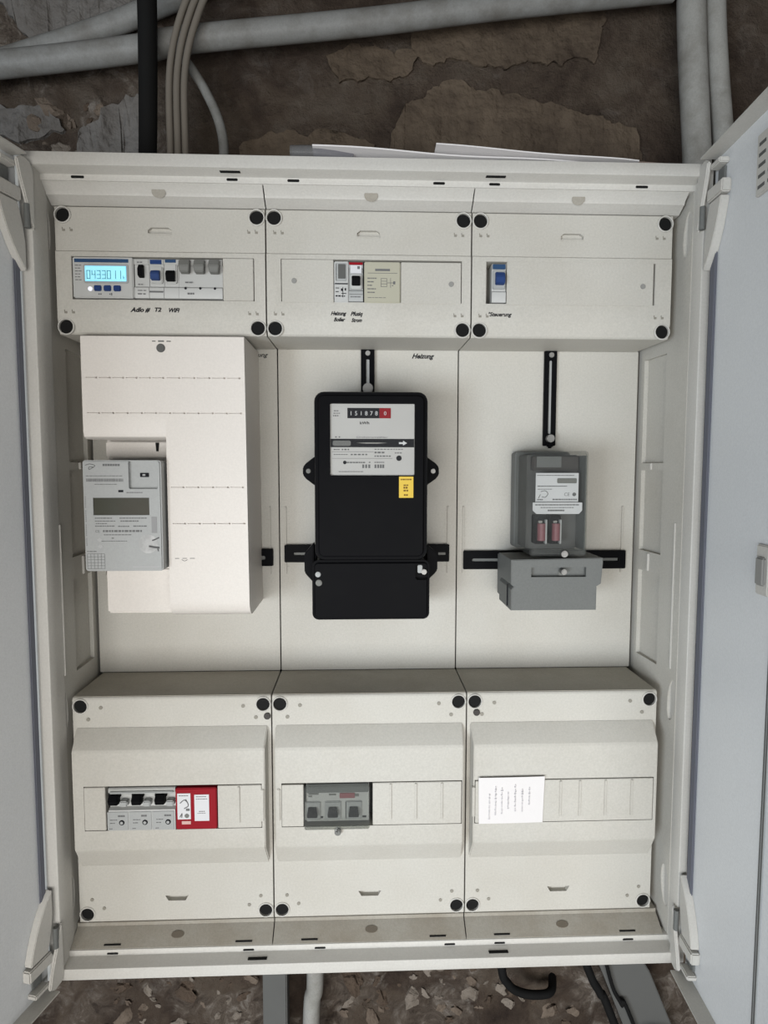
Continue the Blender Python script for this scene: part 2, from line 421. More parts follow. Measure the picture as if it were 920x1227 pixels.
for k in range(9):
    bm = bmesh.new(); bmesh.ops.create_icosphere(bm, subdivisions=2, radius=1)
    for v in bm.verts:
        d = 1+0.75*noise.noise(v.co*1.1+Vector((k*7.3, 0, 0)))+0.35*noise.noise(v.co*2.7+Vector((k, 3, 0)))
        v.co = Vector((v.co.x*d, v.co.y*d*0.42, v.co.z*d*0.66))*S
    bm.normal_update()
    for f in bm.faces: f.smooth = True
    for e in bm.edges: e.smooth = e.calc_face_angle(0) < 0.5
    me = bpy.data.meshes.new('stone'); bm.to_mesh(me); bm.free(); me.materials.append(STONES[k % 3]); stone_me.append(me)
spots = []
for i in range(1200):
    if len(spots) >= 150: break
    if i % 4 == 0: x, z = random.uniform(-560, -320), random.uniform(985, 1120)
    else: x, z = random.uniform(-420, 470), random.uniform(-330, -185)
    r = random.choice((5, 6, 7, 8, 9, 11, 13, 16, 20))
    if z < 0 and (-178-r < x < -50+r or (200-r < x < 320+r and z > -260) or x > 300+0.55*(-200-z)-r): continue
    if all((x-a)**2+(z-b)**2 > ((r+c)*0.75)**2 for a, b, c in spots): spots.append((x, z, r))
for i, (x, z, r) in enumerate(spots):
    s = link('stone', stone_me[i % 9], STONE, wall, (x, wall_y(x, z)+r*0.16, z))
    s.scale = (r, r, r); s.rotation_euler = (random.uniform(-0.3, 0.3), random.uniform(-1.2, 1.2), random.uniform(-0.3, 0.3))
fl = part('floor', MB().box(-1400, 1400, -2600, 260, -960, -900), FLOORM); fl['kind'] = 'structure'
fl['label'] = 'dark concrete cellar floor below the cabinet'
ce = part('ceiling', MB().box(-1400, 1400, -2600, 260, 1600, 1640), CEILM); ce['kind'] = 'structure'
ce['label'] = 'rough plaster cellar ceiling above the pipes'

# ------------------------------------------------------------------ the cabinet
cab = thing('meter_cabinet', 'large open cream electrical meter cabinet with both doors swung wide, on a crumbling wall', 'cabinet', (0, 60, -43))
part('back_panel', MB().box(-398, 398, 150, 160, -41, 941), TRAY, cab)
# outer box sides, top and bottom
part('top_panel', MB().box(-399.5, 399.5, -18, 150, 938, 942.5, 0.8), FRAME, cab)
part('bottom_panel', MB().box(-399.5, 399.5, -18, 150, -42.5, -38, 0.8), FRAME, cab)
for sgn, nm, xf, xb in ((-1, 'left', 380.2, 382.0), (1, 'right', 389.8, 383.5)):
    X = lambda v: sgn*v
    xi = lambda y: xb+(xf-xb)*(95-y)/113      # inner face, with draft towards the front
    sw = MB().prism([(X(399.5), -18), (X(xf), -18), (X(xb), 95), (X(xb), 148), (X(399.5), 148)], 'z', -36, 936)
    o = part('side_wall', sw, CREAM, cab)
    c = MB()
    for z0, z1 in ((596, 738), (474, 586), (325, 446)):      # rear pockets moulded in the side wall
        a, b = 30, 86
        c.prism([(X(370), a), (X(xi(a)+5.5), a), (X(xi(b)+5.5), b), (X(370), b)], 'z', z0, z1)
    cut(o, c)
    c = MB()
    for z in (874, 290, 40):                                  # long finger dimples near the front edge
        t = bmesh.new(); bmesh.ops.create_uvsphere(t, u_segments=24, v_segments=12, radius=1)
        for v in t.verts: v.co = Vector((X(xi(-8))+v.co.x*6.5, -8+v.co.y*9+v.co.z*(-3 if z > 100 else 3), z+v.co.z*27))
        c._add(t)
    cut(o, c)
    for z0, z1 in ((587, 596), (448, 472)):                   # little white ribs between the pockets
        part('rib', MB().box(min(X(xi(60)-3), X(xi(60))), max(X(xi(60)-3), X(xi(60))), 56, 59, z0, z1, 0.6), FRAME, cab)
    part('seal_strip', MB().box(min(X(xi(-5)-2), X(xi(-5))), max(X(xi(-5)-2), X(xi(-5))), -6, -3, 330, 520, 0.8), FRAME, cab)
# front frame ring with outer lip, step and inner lip (mitred)
prof = [(0.0, 0, -16), (0.0, 0, -38.5), (0.6, .03, -39.6), (1.8, .1, -40), (13.0, .9, -40), (14.3, .97, -39.4), (14.8, 1, -38.2), (15.6, 1, -22), (16.4, 1, -20.4), (17.6, 1, -20), (21.4, 1.0, -20), (22.6, 1.0, -19.4), (23.0, 1.0, -18), (23.0, 1.0, -6), (16, .6, -6), (12, .4, -16)]
bm = bmesh.new(); loops = []
for q, (d, k, y) in enumerate(prof):
    e = 0.002*q
    xl, xr = -403+23.3*k+e, 401-10.6*k-e
    loops.append([bm.verts.new(p) for p in ((xl, y, -43+d), (xr, y, -43+d), (xr, y, 943-d), (xl, y, 943-d))])
for i in range(len(prof)):
    A, B = loops[i], loops[(i+1) % len(prof)]
    for k in range(4): bm.faces.new((A[k], A[(k+1) % 4], B[(k+1) % 4], B[k]))
bmesh.ops.recalc_face_normals(bm, faces=bm.faces[:])
mb = MB(); mb.bm.free(); mb.bm = bm
ring = part('front_frame', mb, FRAME, cab)
slots = []
for x, z, w, lev in ((-337, 924, 15, 0), (-160, 936, 23, 1), (-160, 924, 13, 0), (-89, 924, 14, 0), (82, 924, 14, 0), (147, 936, 23, 1), (148, 924, 13, 0), (325, 924, 15, 0),
                     (-326, -25, 14, 0), (-155, -25, 14, 0), (-142, -36, 24, 1), (-64, -25, 14, 0), (103, -25, 14, 0), (164, -36, 25, 1), (168, -25, 14, 0), (337, -25, 14, 0)):
    y = -40 if lev else -20
    if lev:                                    # long slots sit in the step face between the two lips
        zf = 927.8 if z > 0 else -27.8
        part('frame_slot', MB().box(x-w/2, x+w/2, -33.5, -29, zf-0.7, zf+0.7, 0.2), BLACKM if x > -150 or z > 0 else MARK, cab)
        continue
    part('frame_slot', MB().prism(rrect(x-w/2, x+w/2, z-(2.4 if lev else 1.5), z+(2.4 if lev else 1.5), 1.4, 3), 'y', y-0.25, y+1), BLACKM, cab)
# three top trays and three bottom trays sloping from the front frame back to the covers
for k in (-1, 0, 1):
    x0, x1 = k*250-124.3, k*250+124.3
    if k == -1: x0 = -379.4
    if k == 1: x1 = 384
    pr = [(-18, 919.6), (-9, 912.5), (-7.5, 909.2), (-6, 908.6), (5, 901.6), (60, 901.6), (60, 904), (6, 904), (-8, 915), (-18, 922)]
    o = part('top_tray', MB().prism(pr, 'x', x0, x1), FRAME, cab)
    t = MB(); t.cyl((k*250+2, -11, 913.6), 'z', 8, 2.2)
    for v in t.bm.verts: v.co.z += (v.co.y+11)*-0.75; v.co.y = -11+(v.co.y+11)*0.35
    part('half_moon_mark', t, TRAY, o)
    pr = [(-18, -19.6), (3, -5.4), (3.2, -1.0), (4.2, -0.6), (60, -0.6), (60, -4), (5.4, -4), (4.4, -8.2), (-18, -22)]
    o = part('bottom_tray', MB().prism(pr, 'x', x0, x1), TRAY, cab)
    t = MB(); t.cyl((k*250+(2 if k < 1 else 4), -7, -12.2), 'z', 8, 1.6)
    for v in t.bm.verts: v.co.y = -7+(v.co.y+7)*0.42; v.co.z += (v.co.y+7)*0.676
    part('drain_hole', t, mat('drain_shade', (0.13, 0.11, 0.085), 0.8) if 'drain_shade' not in MATS else MATS['drain_shade'], o)
    for dx, w in ((-78, 21), (88, 21)):
        t = MB().box(k*250+dx-w/2, k*250+dx+w/2, -15.6, -14.0, -18.6, -16.6)
        part('tray_slit', t, BLACKM, o)
# three meter mounting plates
for k in (-1, 0, 1):
    x0, x1 = (k*250-124.2 if k > -1 else -378.6), (k*250+124.2 if k < 1 else 379)
    o = part('mounting_plate', MB().box(x0, x1, 95, 99, 301, 752, 0.6), CREAM, cab)
    for sx in (-1, 1):
        cx = k*250+sx*113 - (1 if sx > 0 else 3)
        t = MB().box(cx-1.1, cx+1.1, 92.2, 95.2, 440, 535, 0.5)
        for q in range(14): t.box(min(cx, cx-sx*5), max(cx, cx-sx*5), 94.3, 95.2, 450+q*6, 450.8+q*6)
        part('height_scale', t, CREAM, o)
part('plate_gap_backing', MB().box(-381, 382, 112, 118, 0, 903), BLACKM, cab)

# doors: steel trays with folded flanges, hinge brackets at their corners, vents and latch
def door(sgn, hx, hy, ang, width, label):
    """local a runs along the door away from the hinge, t is depth towards the inside face"""
    d = Vector((math.sin(ang)*sgn, -math.cos(ang)))           # direction in x,y
    nrm = Vector((-sgn*math.cos(ang), -math.sin(ang)))        # towards the inner side
    def W(a, t, z): return (hx+d.x*a+nrm.x*t, hy+d.y*a+nrm.y*t, z)
    def blk(mb, a0, a1, t0, t1, z0, z1, bev=0.0):
        t = bmesh.new(); bmesh.ops.create_cube(t, size=1)
        for v in t.verts: v.co = Vector(((a0+a1)/2+v.co.x*(a1-a0), (t0+t1)/2+v.co.y*(t1-t0), (z0+z1)/2+v.co.z*(z1-z0)))
        if bev: bmesh.ops.bevel(t, geom=t.edges[:], offset=bev, segments=2, affect='EDGES')
        for v in t.verts: v.co = Vector(W(*v.co))
        bmesh.ops.recalc_face_normals(t, faces=t.faces[:]); mb._add(t); return mb
    def poly(mb, pts, t0, t1, bev=0.0):
        t = bmesh.new(); A = [t.verts.new((p[0], t0, p[1])) for p in pts]; B = [t.verts.new((p[0], t1, p[1])) for p in pts]
        t.faces.new(A); t.faces.new(B[::-1]); n = len(pts)
        for i in range(n): t.faces.new((A[i], B[i], B[(i+1) % n], A[(i+1) % n]))
        bmesh.ops.recalc_face_normals(t, faces=t.faces[:])
        if bev: bmesh.ops.bevel(t, geom=[e for e in t.edges if e.calc_face_angle() > 0.35], offset=bev, segments=2, affect='EDGES')
        for v in t.verts: v.co = Vector(W(*v.co))
        bmesh.ops.recalc_face_normals(t, faces=t.faces[:]); mb._add(t); return mb
    zb, zt = -45, (944 if sgn > 0 else 934)
    dr = part('door', blk(MB(), 2, width, -1.5, 0, zb, zt), DOOR, cab); dr['label'] = label
    part('bottom_flange', blk(MB(), 6, width, 0.05, 20, zb, zb+1.5), FRAME, dr)
    part('top_flange', blk(MB(), 6, width, 0.05, 20, zt-1.5, zt), FRAME, dr)
    part('edge_flange', blk(MB(), width-1.5, width, 0.05, 20, zb+2, zt-2), DOOR, dr)
    part('hinge_gap_shade', blk(MB(), 2.5, 15 if sgn > 0 else 11, 0.05, 3.0, zb+84, zt-84, 1.0), GAPSHADE, dr)  # dark strip painting the shadow gap between frame and door skin
    for up in (0, 1):
        def z_(z): return zt-(z-zb) if up else z
        def span(z0, z1): return (min(z_(z0), z_(z1)), max(z_(z0), z_(z1)))
        # curved bracket plate filling the hinge corner
        curve = [(1, 80), (5, 76), (12, 67), (19, 56), (26, 42), (32, 26), (36, 12), (36, 8), (10, 8), (4, 30), (1, 50)]
        pts = [(a, z_(z)) for a, z in curve]
        hb = part('hinge_bracket', poly(MB(), pts, 0.05, 10, 0.8), FRAME, dr)
        z0, z1 = span(-9, 6); part('hinge_block', blk(MB(), 5, 40, 0.05, 11, z0, z1, 1.5), FRAME, hb)
        z0, z1 = span(-34, -28); part('hinge_rib', blk(MB(), 12, 34, 0.05, 12, z0, z1, 1.2), FRAME, hb)
        z0, z1 = span(-27, -10); part('hinge_recess', blk(MB(), 14, 28, 0.05, 3, z0, z1, 0.5), MIDGREY, hb)
        z0, z1 = span(-36, 30)
        pin = [(-7, z_(34)), (-2, z_(26)), (4, z_(4)), (12, z_(-20)), (16, z_(-36)), (8, z_(-42)), (-3, z_(-40)), (-8, z_(-30))]
        part('hinge_arm', poly(MB(), pin, 11.5, 16, 1.2), FRAME, hb)
        z0, z1 = span(0, 6)
        p = Vector(W(1, 13, 0)); part('hinge_pin', MB().cyl((p.x, p.y, z_(20)), 'z', 3.2, 26, n=16), MIDGREY, hb)
    return dr, blk
RD, rblk = door(1, 399.5, -45, math.radians(-4.5), 262, 'right door seen edge on')
LD, lblk = door(-1, -394, -43, math.radians(15), 530, 'left door, wide open')
# stiffening channel near the free edge of the right door, latch and vents
sc0 = part('stiffening_channel', rblk(MB(), 150, 157, 0.05, 1.2, -43, 700, 0.4), METERGREY, RD)
part('channel_groove', rblk(MB(), 150.6, 152.6, 1.25, 1.5, -42, 699), DUCT, sc0)
part('channel_groove', rblk(MB(), 154.2, 156.4, 1.25, 1.5, -42, 699), DUCT, sc0)
lt = part('latch_plate', rblk(MB(), 127, 148, 0.05, 4, 464, 514, 1.2), FRAME, RD)
part('latch_lever', rblk(MB(), 132, 146, 4.1, 8, 474, 502, 1.5), SCREWGREY, lt)
part('vent_plate', rblk(MB(), 96, 250, 0.05, 4, 862, 922, 0.8), FRAME, RD)
for q in range(5):
    for a in ((100, 112), (117, 134), (139, 156), (161, 185), (190, 220)):
        part('vent_slot', rblk(MB(), a[0], a[1], 3.8, 4.25, 868+q*10.4, 871.4+q*10.4), DUCT, RD)

# ------------------------------------------------------------------ covers
def bolts(cov, xs_zs, y):
    for (x, z) in xs_zs:
        b = link('locking_bolt', BOLT, BLACKM, cov, (x, y, z))
        link('bolt_collar', COLLAR, FRAME, b, (x, y, z))
t = MB(); t.cyl((0, 4.2, 0), 'y', 8.2, 6, n=24, bev=0.8)
BOLT = t.mesh('locking_bolt'); BOLT.materials.append(BLACKM)
t = MB(); t.ring((0, 0, 0), 8.4, 10.0, -1.2, 0.4)
COLLAR = t.mesh('bolt_collar'); COLLAR.materials.append(FRAME)
def lockmarks(cov, x, z, sx, y):
    """tiny moulded open / shut marks beside a bolt"""
    t = MB()
    for k in (0, 1):
        cx = x+sx*k*9
        t.box(cx-1.6, cx+1.6, y-0.7, y+0.1, z-2.2, z+0.4, 0.2)
        t.box(cx-1.9, cx-1.1, y-0.7, y+0.1, z+0.3, z+2.4, 0.2)
    part('lock_mark', t, MARK, cov)
def top_cover(k, win, label, cz0=790.5, cz1=841):
    x0, x1 = k*250-124.1, k*250+124.1
    th = thing('cover_panel', label, 'cover', ((x0+x1)/2, 0, 749), 'cover panels of the cabinet')
    pr = [(1.0, 899), (0.3, 898.6), (0, 898), (0, 848), (-1.6, 846.5), (-1.6, 767.5), (-1.2, 766.5), (2.2, 752), (4, 750.2), (6, 749.8), (94, 751), (94, 899)]
    f = part('face', MB().prism(pr, 'x', x0, x1), CREAM, th)
    c = MB().box(win[0], win[1], -10, 30, cz0, cz1)
    bz = [(x, z) for x in (k*250-114.6, k*250+114.6) for z in (889.0, 758.5)]
    for x, z in bz: c.cyl((x, 0, z), 'y', 8.45, 24, n=24)
    c.prism([(k*250-15, 869), (k*250+13, 869), (k*250+13, 873), (k*250+9, 876), (k*250-11, 876), (k*250-15, 873)], 'y', -4, 5)
    cut(f, c)
    bolts(th, bz, -0.6)
    part('grip_notch', MB().box(k*250-15, k*250+13, -1.0, 0.1, 867.4, 869, 0.4), CREAM, f)
    for sx in (-1, 1):
        lockmarks(th, k*250+sx*114, 872.5, -sx, 0)
        lockmarks(th, k*250+sx*114, 776, -sx, -1.6)
    return th, f
def strip(th, x0, x1, z0, z1, y, screw=None, ribs=(), m=None):
    s = part('blanking_strip', MB().box(x0, x1, y, y+14, z0, z1, 0.5), m or CREAM, th)
    if screw:
        sc = part('screw', MB().cyl((screw[0], y-0.2, screw[1]), 'y', 3.2, 1.6, n=16, bev=0.4), SCREWGREY, s)
    for x in ribs:
        part('score_rib', MB().box(x-1.4, x+1.4, y-1.8, y+0.2, z0+7, z1-1, 0.6), m or CREAM, s)
    return s
TL, _ = top_cover(-1, (-355.5, -139), 'top left cover panel, around the glowing blue meter display')
strip(TL, -176.4, -140, 790.8, 840.4, -2.2)
TM, _ = top_cover(0, (-107, 113), 'top middle cover panel, with two screwed blanking strips beside small devices')
strip(TM, -106, -43.4, 789, 840.4, -2.4, (-91, 815))
strip(TM, 38.6, 112, 789, 838.6, -2.4, (100, 813))
TR, _ = top_cover(1, (143, 353.5), 'top right cover panel, one long blanking strip and a single blue breaker')
strip(TR, 168.4, 351, 789, 841.0, -2.6, (338, 813))
part('window_edge', MB().box(351.2, 353.2, 20, 24, 791, 840), BLACKM, TR)

def low_cover(k, label, win):
    x0, x1 = k*250-124.1, k*250+124.1
    th = thing('cover_panel', label, 'cover', ((x0+x1)/2, 0, 2), 'cover panels of the cabinet')
    pr = [(94, 300.5), (4, 300.5), (1.6, 299.9), (0.4, 298.6), (0, 297), (0, 4), (0.6, 2.6), (2, 2), (94, 2)]
    f = part('face', MB().prism(pr, 'x', x0, x1), CREAM, th)
    hp = [(0.3, 262), (-18.6, 240.6), (-19.7, 238.5), (-20, 236), (-20, 113), (-19.4, 110.5), (-18, 108.2), (0.3, 78)]
    part('dusty_shaded_ledge', MB().box(x0+0.6, x1-0.6, 2.2, 93.6, 300.4, 300.9), LEDGE, th)  # thin sheet of dust, its colour also carrying the ledge's shade
    h = MB().prism(hp, 'x', x0+4, x1-4, bev=1.2)
    for v in h.bm.verts:                                       # draft on the hump's flanks
        if v.co.y < -5: v.co.x += (1.6 if v.co.x < (x0+x1)/2 else -1.6)
    hump = part('hump', h, CREAM, th)
    wz0, wz1 = 137, 194.4
    c = MB().box(win[0], win[1], -40, 30, wz0, wz1); cut(hump, c)
    bz = [(x, z) for x in (k*250-114.4, k*250+114.4) for z in (289.0, 13.4)]
    c = MB().box(win[0], win[1], -40, 30, wz0, wz1)
    for x, z in bz: c.cyl((x, 0, z), 'y', 8.45, 24, n=24)
    c.prism([(k*250-15, 36), (k*250+15, 36), (k*250+11, 29), (k*250-11, 29)], 'y', -4, 7)
    cut(f, c)
    bolts(th, bz, 0)
    for sx in (-1, 1):
        t = MB().cyl((k*250+sx*89, -0.2, 287), 'y', 2.4, 1.2, n=14); part('lock_mark', t, MARK, th)
        t = MB().cyl((k*250+sx*105, -0.2, 272), 'y', 2.4, 1.2, n=14); part('lock_mark', t, MARK, th)
        t = MB().cyl((k*250+sx*93, -0.2, 21), 'y', 2.2, 1.2, n=14); part('lock_mark', t, MARK, th)
        t = MB().cyl((k*250+sx*108, -0.2, 33), 'y', 2.2, 1.2, n=14); part('lock_mark', t, MARK, th)
    return th
LL = low_cover(-1, 'bottom left cover panel, with the three pole switch and the red device', (-355, -129.5-6))
strip(LL, -354.5, -328.5, 138, 193.4, -20.6)
strip(LL, -190.2, -136, 138, 193.2, -20.8, ribs=(-164,))
part('strip_clip', MB().box(-137, -132.6, -22, -16, 146, 188, 1), CREAM, LL)
part('seal_plug', MB().cyl((-132.5+2, -0.8, 273.5), 'y', 4.4, 2.4, n=18, bev=0.6), DARKPLUG, LL)
LM = low_cover(0, 'bottom middle cover panel, around a clear sealed switch cover', (-117+6, 117))
strip(LM, -110.5, -83.6, 138, 192.4, -20.6)
strip(LM, 3.6, 116, 138, 193.2, -20.8, ribs=(26, 58, 91))
part('strip_clip', MB().box(-117, -112.4, -22, -16, 146, 188, 1), CREAM, LM)
LR = low_cover(1, 'bottom right cover panel, blank with a handwritten paper note', (133, 364))
strip(LR, 134, 363, 138, 193.2, -20.8, ribs=(243, 268, 301, 335))
part('strip_clip', MB().box(129.8, 133.6, -22, -16, 146, 186, 1), CREAM, LR)
part('seal_plug', MB().cyl((138, -0.8, 274.5), 'y', 4.4, 2.4, n=18, bev=0.6), DARKPLUG, LR)
# pen writing on the covers
text('handwriting', 'Adlo #', -287, -1.6, 776.5, 7.2, INK, TL, 0.35, 24, 0.045)
text('handwriting', 'T2', -259.5, -1.6, 777, 6.6, INK, TL, 0.25, 8, 0.045)
text('handwriting', 'WiFi', -243, -1.6, 776.5, 6.8, INK, TL, 0.35, 13, 0.045)
text('handwriting', 'Heizung', -47, -1.6, 775, 6.2, INK, TM, 0.35, 19, 0.045)
text('handwriting', 'Boiler', -43.5, -1.6, 767.6, 6.2, INK, TM, 0.35, 14, 0.045)
text('handwriting', 'Pfusiq', -23, -1.6, 774.5, 6.6, INK, TM, 0.35, 15, 0.045)
text('handwriting', 'Strom', -22, -1.6, 767.0, 6.2, INK, TM, 0.35, 13, 0.045)
text('handwriting', '°Steuerung', 145, -1.6, 775.5, 6.6, INK, TR, 0.35, 29, 0.035)

# ------------------------------------------------------------------ top row devices
d = thing('energy_display', 'small meter with a lit cyan display and three blue buttons', 'meter', (-319, 0, 793))
part('body', MB().box(-354, -282.6, -3, 26, 792.2, 840, 1.2), BREAKER, d)
part('header_bar', MB().box(-351.5, -288, -3.5, -2.8, 833.5, 837.6, 0.2), BLUEBAR, d)
sc_ = part('display_frame', MB().prism(rrect(-341, -288, 809, 831.5, 2.5), 'y', -4.2, -2.8, 0.4), METERGREY, d)
dis = part('lit_display', MB().box(-339, -290.5, -4.7, -4.0, 811.4, 829, 0.4), GLOW, d)
for i, (x, w) in enumerate(((-334, 8), (-322.5, 8), (-311, 8))):
    part('button', MB().box(x+5, x+13.6, -5.0, -2.8, 799.8, 806.6, 0.8), BLUE, d)
part('indicator_light', MB().cyl((-333.6, -3.2, 802.6), 'y', 2.6, 1.2, n=16), LEDW, d)
def seven(mb, ch, x, z, w, h, y, th=0.55):
    m = {'0': 'abcdef', '1': 'bc', '2': 'abged', '3': 'abgcd', '4': 'fgbc', '5': 'afgcd', '6': 'afgedc', '7': 'abc', '8': 'abcdefg', '9': 'abcdfg'}
    seg = {'a': (0, w, h, h), 'd': (0, w, 0, 0), 'g': (0, w, h/2, h/2), 'f': (0, 0, h/2, h), 'e': (0, 0, 0, h/2), 'b': (w, w, h/2, h), 'c': (w, w, 0, h/2)}
    for s_ in m[ch]:
        a, b, c, e = seg[s_]
        mb.box(x+a-th/2, x+b+th/2, y-0.15, y+0.05, z+c-th/2, z+e+th/2)
for i, chh in enumerate('0433011'):
    t = MB(); seven(t, chh, -336.5+i*6.0, 814.2, 3.7, 9.2, -4.75, 0.75); part('digit', t, SEG, dis)
text('unit_mark', 'k', -294.5, -4.75, 814, 5.5, SEG, dis)
t = MB()
for q in range(6): rows(t, -351, -343.5, 830-q*3.4, 0.9, -3.05, 0.8, 1.5, 4)
part('printed_text', t, PRINT, d)
t = MB(); rows(t, -324.5, -319.5, 796.6, 1.6, -3.05, 0.6, 1.2, 2); part('printed_text', t, PRINT, d)
t = MB(); t.box(-311.5, -310.2, -3.2, -3, 795.8, 797.4); t.box(-309.6, -308, -3.2, -3, 795.2, 798); part('printed_text', t, PRINT, d)

def breaker(label, x0, n, zc, y, toggle, m=None, style='switch', name='circuit_breaker', grp='single breakers of the top row', togm=None):
    d = thing(name, label, 'breaker', (x0+n*8.75, y, zc-23), grp)
    x1 = x0+n*17.5
    zt, zb = zc+23, zc-23.2
    pr = [(26, zt), (y+1.0, zt), (y+0.3, zt-0.6), (y, zt-1.6), (y, zt-6), (y+2.4, zt-7.5), (y+2.4, zc-9), (y, zc-11), (y, zb+1), (y+0.6, zb), (26, zb)]
    part('body', MB().prism(pr, 'x', x0+0.2, x1-0.2), m or BREAKER, d)
    return d, zt, zb, x1
# 1 slim auxiliary switch
d, zt, zb, x1 = breaker('slim grey breaker with a narrow black toggle, next to the lit display', -281.9, 1, 815.8, -2.4, None)
part('toggle', MB().prism([(1, 831), (-3.5, 831.6), (-8, 826), (-7, 818), (-2, 816.5), (1, 817)], 'x', -276.4, -270.4, 0.6), BLACK, d)
t = MB(); rows(t, -278, -270, 834.5, 1.2, -2.5, 0.8, 2, 4); rows(t, -277.5, -270, 808.5, 1.0, -2.5); rows(t, -278, -268, 801.5, 1.0, -2.5); rows(t, -278, -268, 797.5, 1.4, -2.5); part('printed_text', t, PRINT, d)
# 2 blue
d, zt, zb, x1 = breaker('grey breaker with a blue toggle and blue header, second from the lit display', -264.3, 1, 815.8, -2.4, None)
part('header_bar', MB().box(-262.8, -249, -2.9, -2.3, 832.4, 837.6, 0.2), BLUE, d)
part('toggle_frame', MB().box(-263, -248, -3.6, 1, 810, 829, 1.0), BREAKER, d)
part('toggle', MB().prism([(-3.4, 824), (-7, 824), (-9.5, 820), (-8.5, 813.5), (-3.4, 812.6)], 'x', -261, -250.4, 0.6), BLUE, d)
t = MB(); t.box(-264, -247.6, -2.6, -2.3, 799.2, 801.2); part('printed_text', t, PRINT, d)
# 3 black
d, zt, zb, x1 = breaker('grey breaker with a square black toggle, left of the three pole breaker', -246.7, 1, 815.8, -2.4, None)
part('header_bar', MB().box(-245, -232, -2.9, -2.3, 834.4, 838.0, 0.2), BLUEBAR, d)
part('toggle_frame', MB().box(-245, -231, -3.6, 1, 810, 833, 1.2), BREAKER, d)
part('toggle', MB().prism([(-3.4, 824.4), (-7, 824), (-9.5, 820), (-8.5, 812.5), (-3.4, 811.6)], 'x', -243, -232.6, 0.6), BLACK, d)
# 4 three pole
d, zt, zb, x1 = breaker('wide three pole breaker with three grey toggles tipped down', -229.4, 3, 815.8, -2.4, None, name='three_pole_breaker', grp=None)
for k in range(3):
    cx = -229.4+8.75+17.5*k
    t = MB(); t.prism([(-2.2, 837.5), (-8, 836.5), (-11.5, 829), (-10.5, 822), (-2.2, 821)], 'x', cx-6.4, cx+6.4, 0.8)
    for v in t.bm.verts:
        if v.co.z < 828: v.co.x = cx+(v.co.x-cx)*0.85
    part('toggle', t, TOGGLEGREY, d)
    part('indicator_dot', MB().cyl((cx-0.5, -2.5, 804.6), 'y', 1.5, 0.5, n=12), INK, d)
t = MB(); rows(t, -221.5, -212, 811.5, 1.4, -2.5); rows(t, -219, -211, 798.4, 2.2, -2.5, 0.5, 1.6, 3); part('printed_text', t, PRINT, d)

# middle top devices
d = thing('time_relay', 'slim grey relay with a dark window, left end of the middle device row', 'relay', (-34, 0, 790))
part('body', MB().box(-42.6, -25.3, -2.6, 26, 790, 838.6, 0.8), BREAKER, d)
part('window_frame', MB().box(-40.6, -27.4, -3.4, -2, 815, 836.6, 0.7), METERGREY, d)
part('dark_window', MB().box(-37.8, -28.8, -3.9, -3, 818, 835.2, 0.4), DUCT, d)
t = MB(); t.box(-42, -26, -2.9, -2.5, 811.4, 812.8); rows(t, -41, -35, 807, 0.9, -2.7); rows(t, -41, -36, 802.6, 0.9, -2.7); rows(t, -41, -34, 797.6, 1.6, -2.7, 0.8, 2, 3)
t.box(-34.5, -32.6, -2.9, -2.5, 803.5, 806.5); t.box(-30, -28.2, -2.9, -2.5, 804, 807); t.box(-32.5, -31.8, -2.9, -2.5, 796, 808); t.box(-34, -28, -2.9, -2.5, 800.2, 801); rows(t, -34, -28, 797.4, 1.2, -2.7, 0.6, 1.5, 3)
part('printed_text', t, INK, d)
d, zt, zb, x1 = breaker('white breaker with a red top edge and a square black toggle', -25.1, 1, 814.6, -2.4, None, m=METERGREY)
part('header_bar', MB().box(-24.6, -8, -3.0, -2.3, 834.6, 837.6, 0.2), RED, d)
part('rating_label', MB().box(-23, -9.4, -2.9, -2.2, 824.6, 834.2, 0.2), LABEL, d)
part('toggle_frame', MB().box(-23.2, -9, -3.6, 1, 806, 823.6, 1.0), BREAKER, d)
part('toggle', MB().prism([(-3.4, 821), (-7, 820.6), (-9.5, 817), (-8.5, 810), (-3.4, 809.4)], 'x', -21.4, -11, 0.6), BLACK, d)
t = MB(); t.box(-24.4, -8.2, -2.7, -2.3, 799.4, 800.0); rows(t, -23, -10, 796.8, 1.2, -2.4, 0.5, 1.5, 4); t.box(-14.6, -11.6, -3.1, -2.8, 829.6, 833); part('printed_text', t, PRINT, d)
part('side_gap', MB().box(-7.8, -6.4, -1.6, 20, 791, 838), BLACKM, d)
d = thing('priority_relay', 'wide beige relay with a printed circuit diagram, right of the red topped breaker', 'relay', (16, 0, 790))
part('body', MB().box(-6.2, 37.8, -2.8, 26, 789.8, 838.6, 1.0), BEIGE, d)
t = MB(); t.box(7, 25, -3.1, -2.7, 827.6, 830.2); part('printed_title', t, PRINT, d)
t = MB(); t.box(-2, 34, -3.0, -2.7, 824.9, 825.4); part('printed_rule', t, PRINT, d)
t = MB()
for q in range(5): rows(t, -2.4, 8.6-(q % 3)*2, 819-q*4.2, 1.2, -2.9, 0.5, 1.6, 4)
rows(t, -2, 20, 796, 0.6, -2.9, 1.0, 2, 5)
for q in range(4): t.box(14, 21.5, -3.0, -2.7, 809+q*3.2, 809.5+q*3.2)
t.box(14, 14.5, -3, -2.7, 809, 819); t.box(21, 21.5, -3, -2.7, 809, 819)
t.box(25.5, 26.1, -3, -2.7, 808, 819.5); t.box(22, 30, -3, -2.7, 813.4, 814); t.box(29, 31.5, -3, -2.7, 812, 815.6); t.box(27.5, 29, -3, -2.7, 810, 811)
part('printed_diagram', t, PRINT, d)
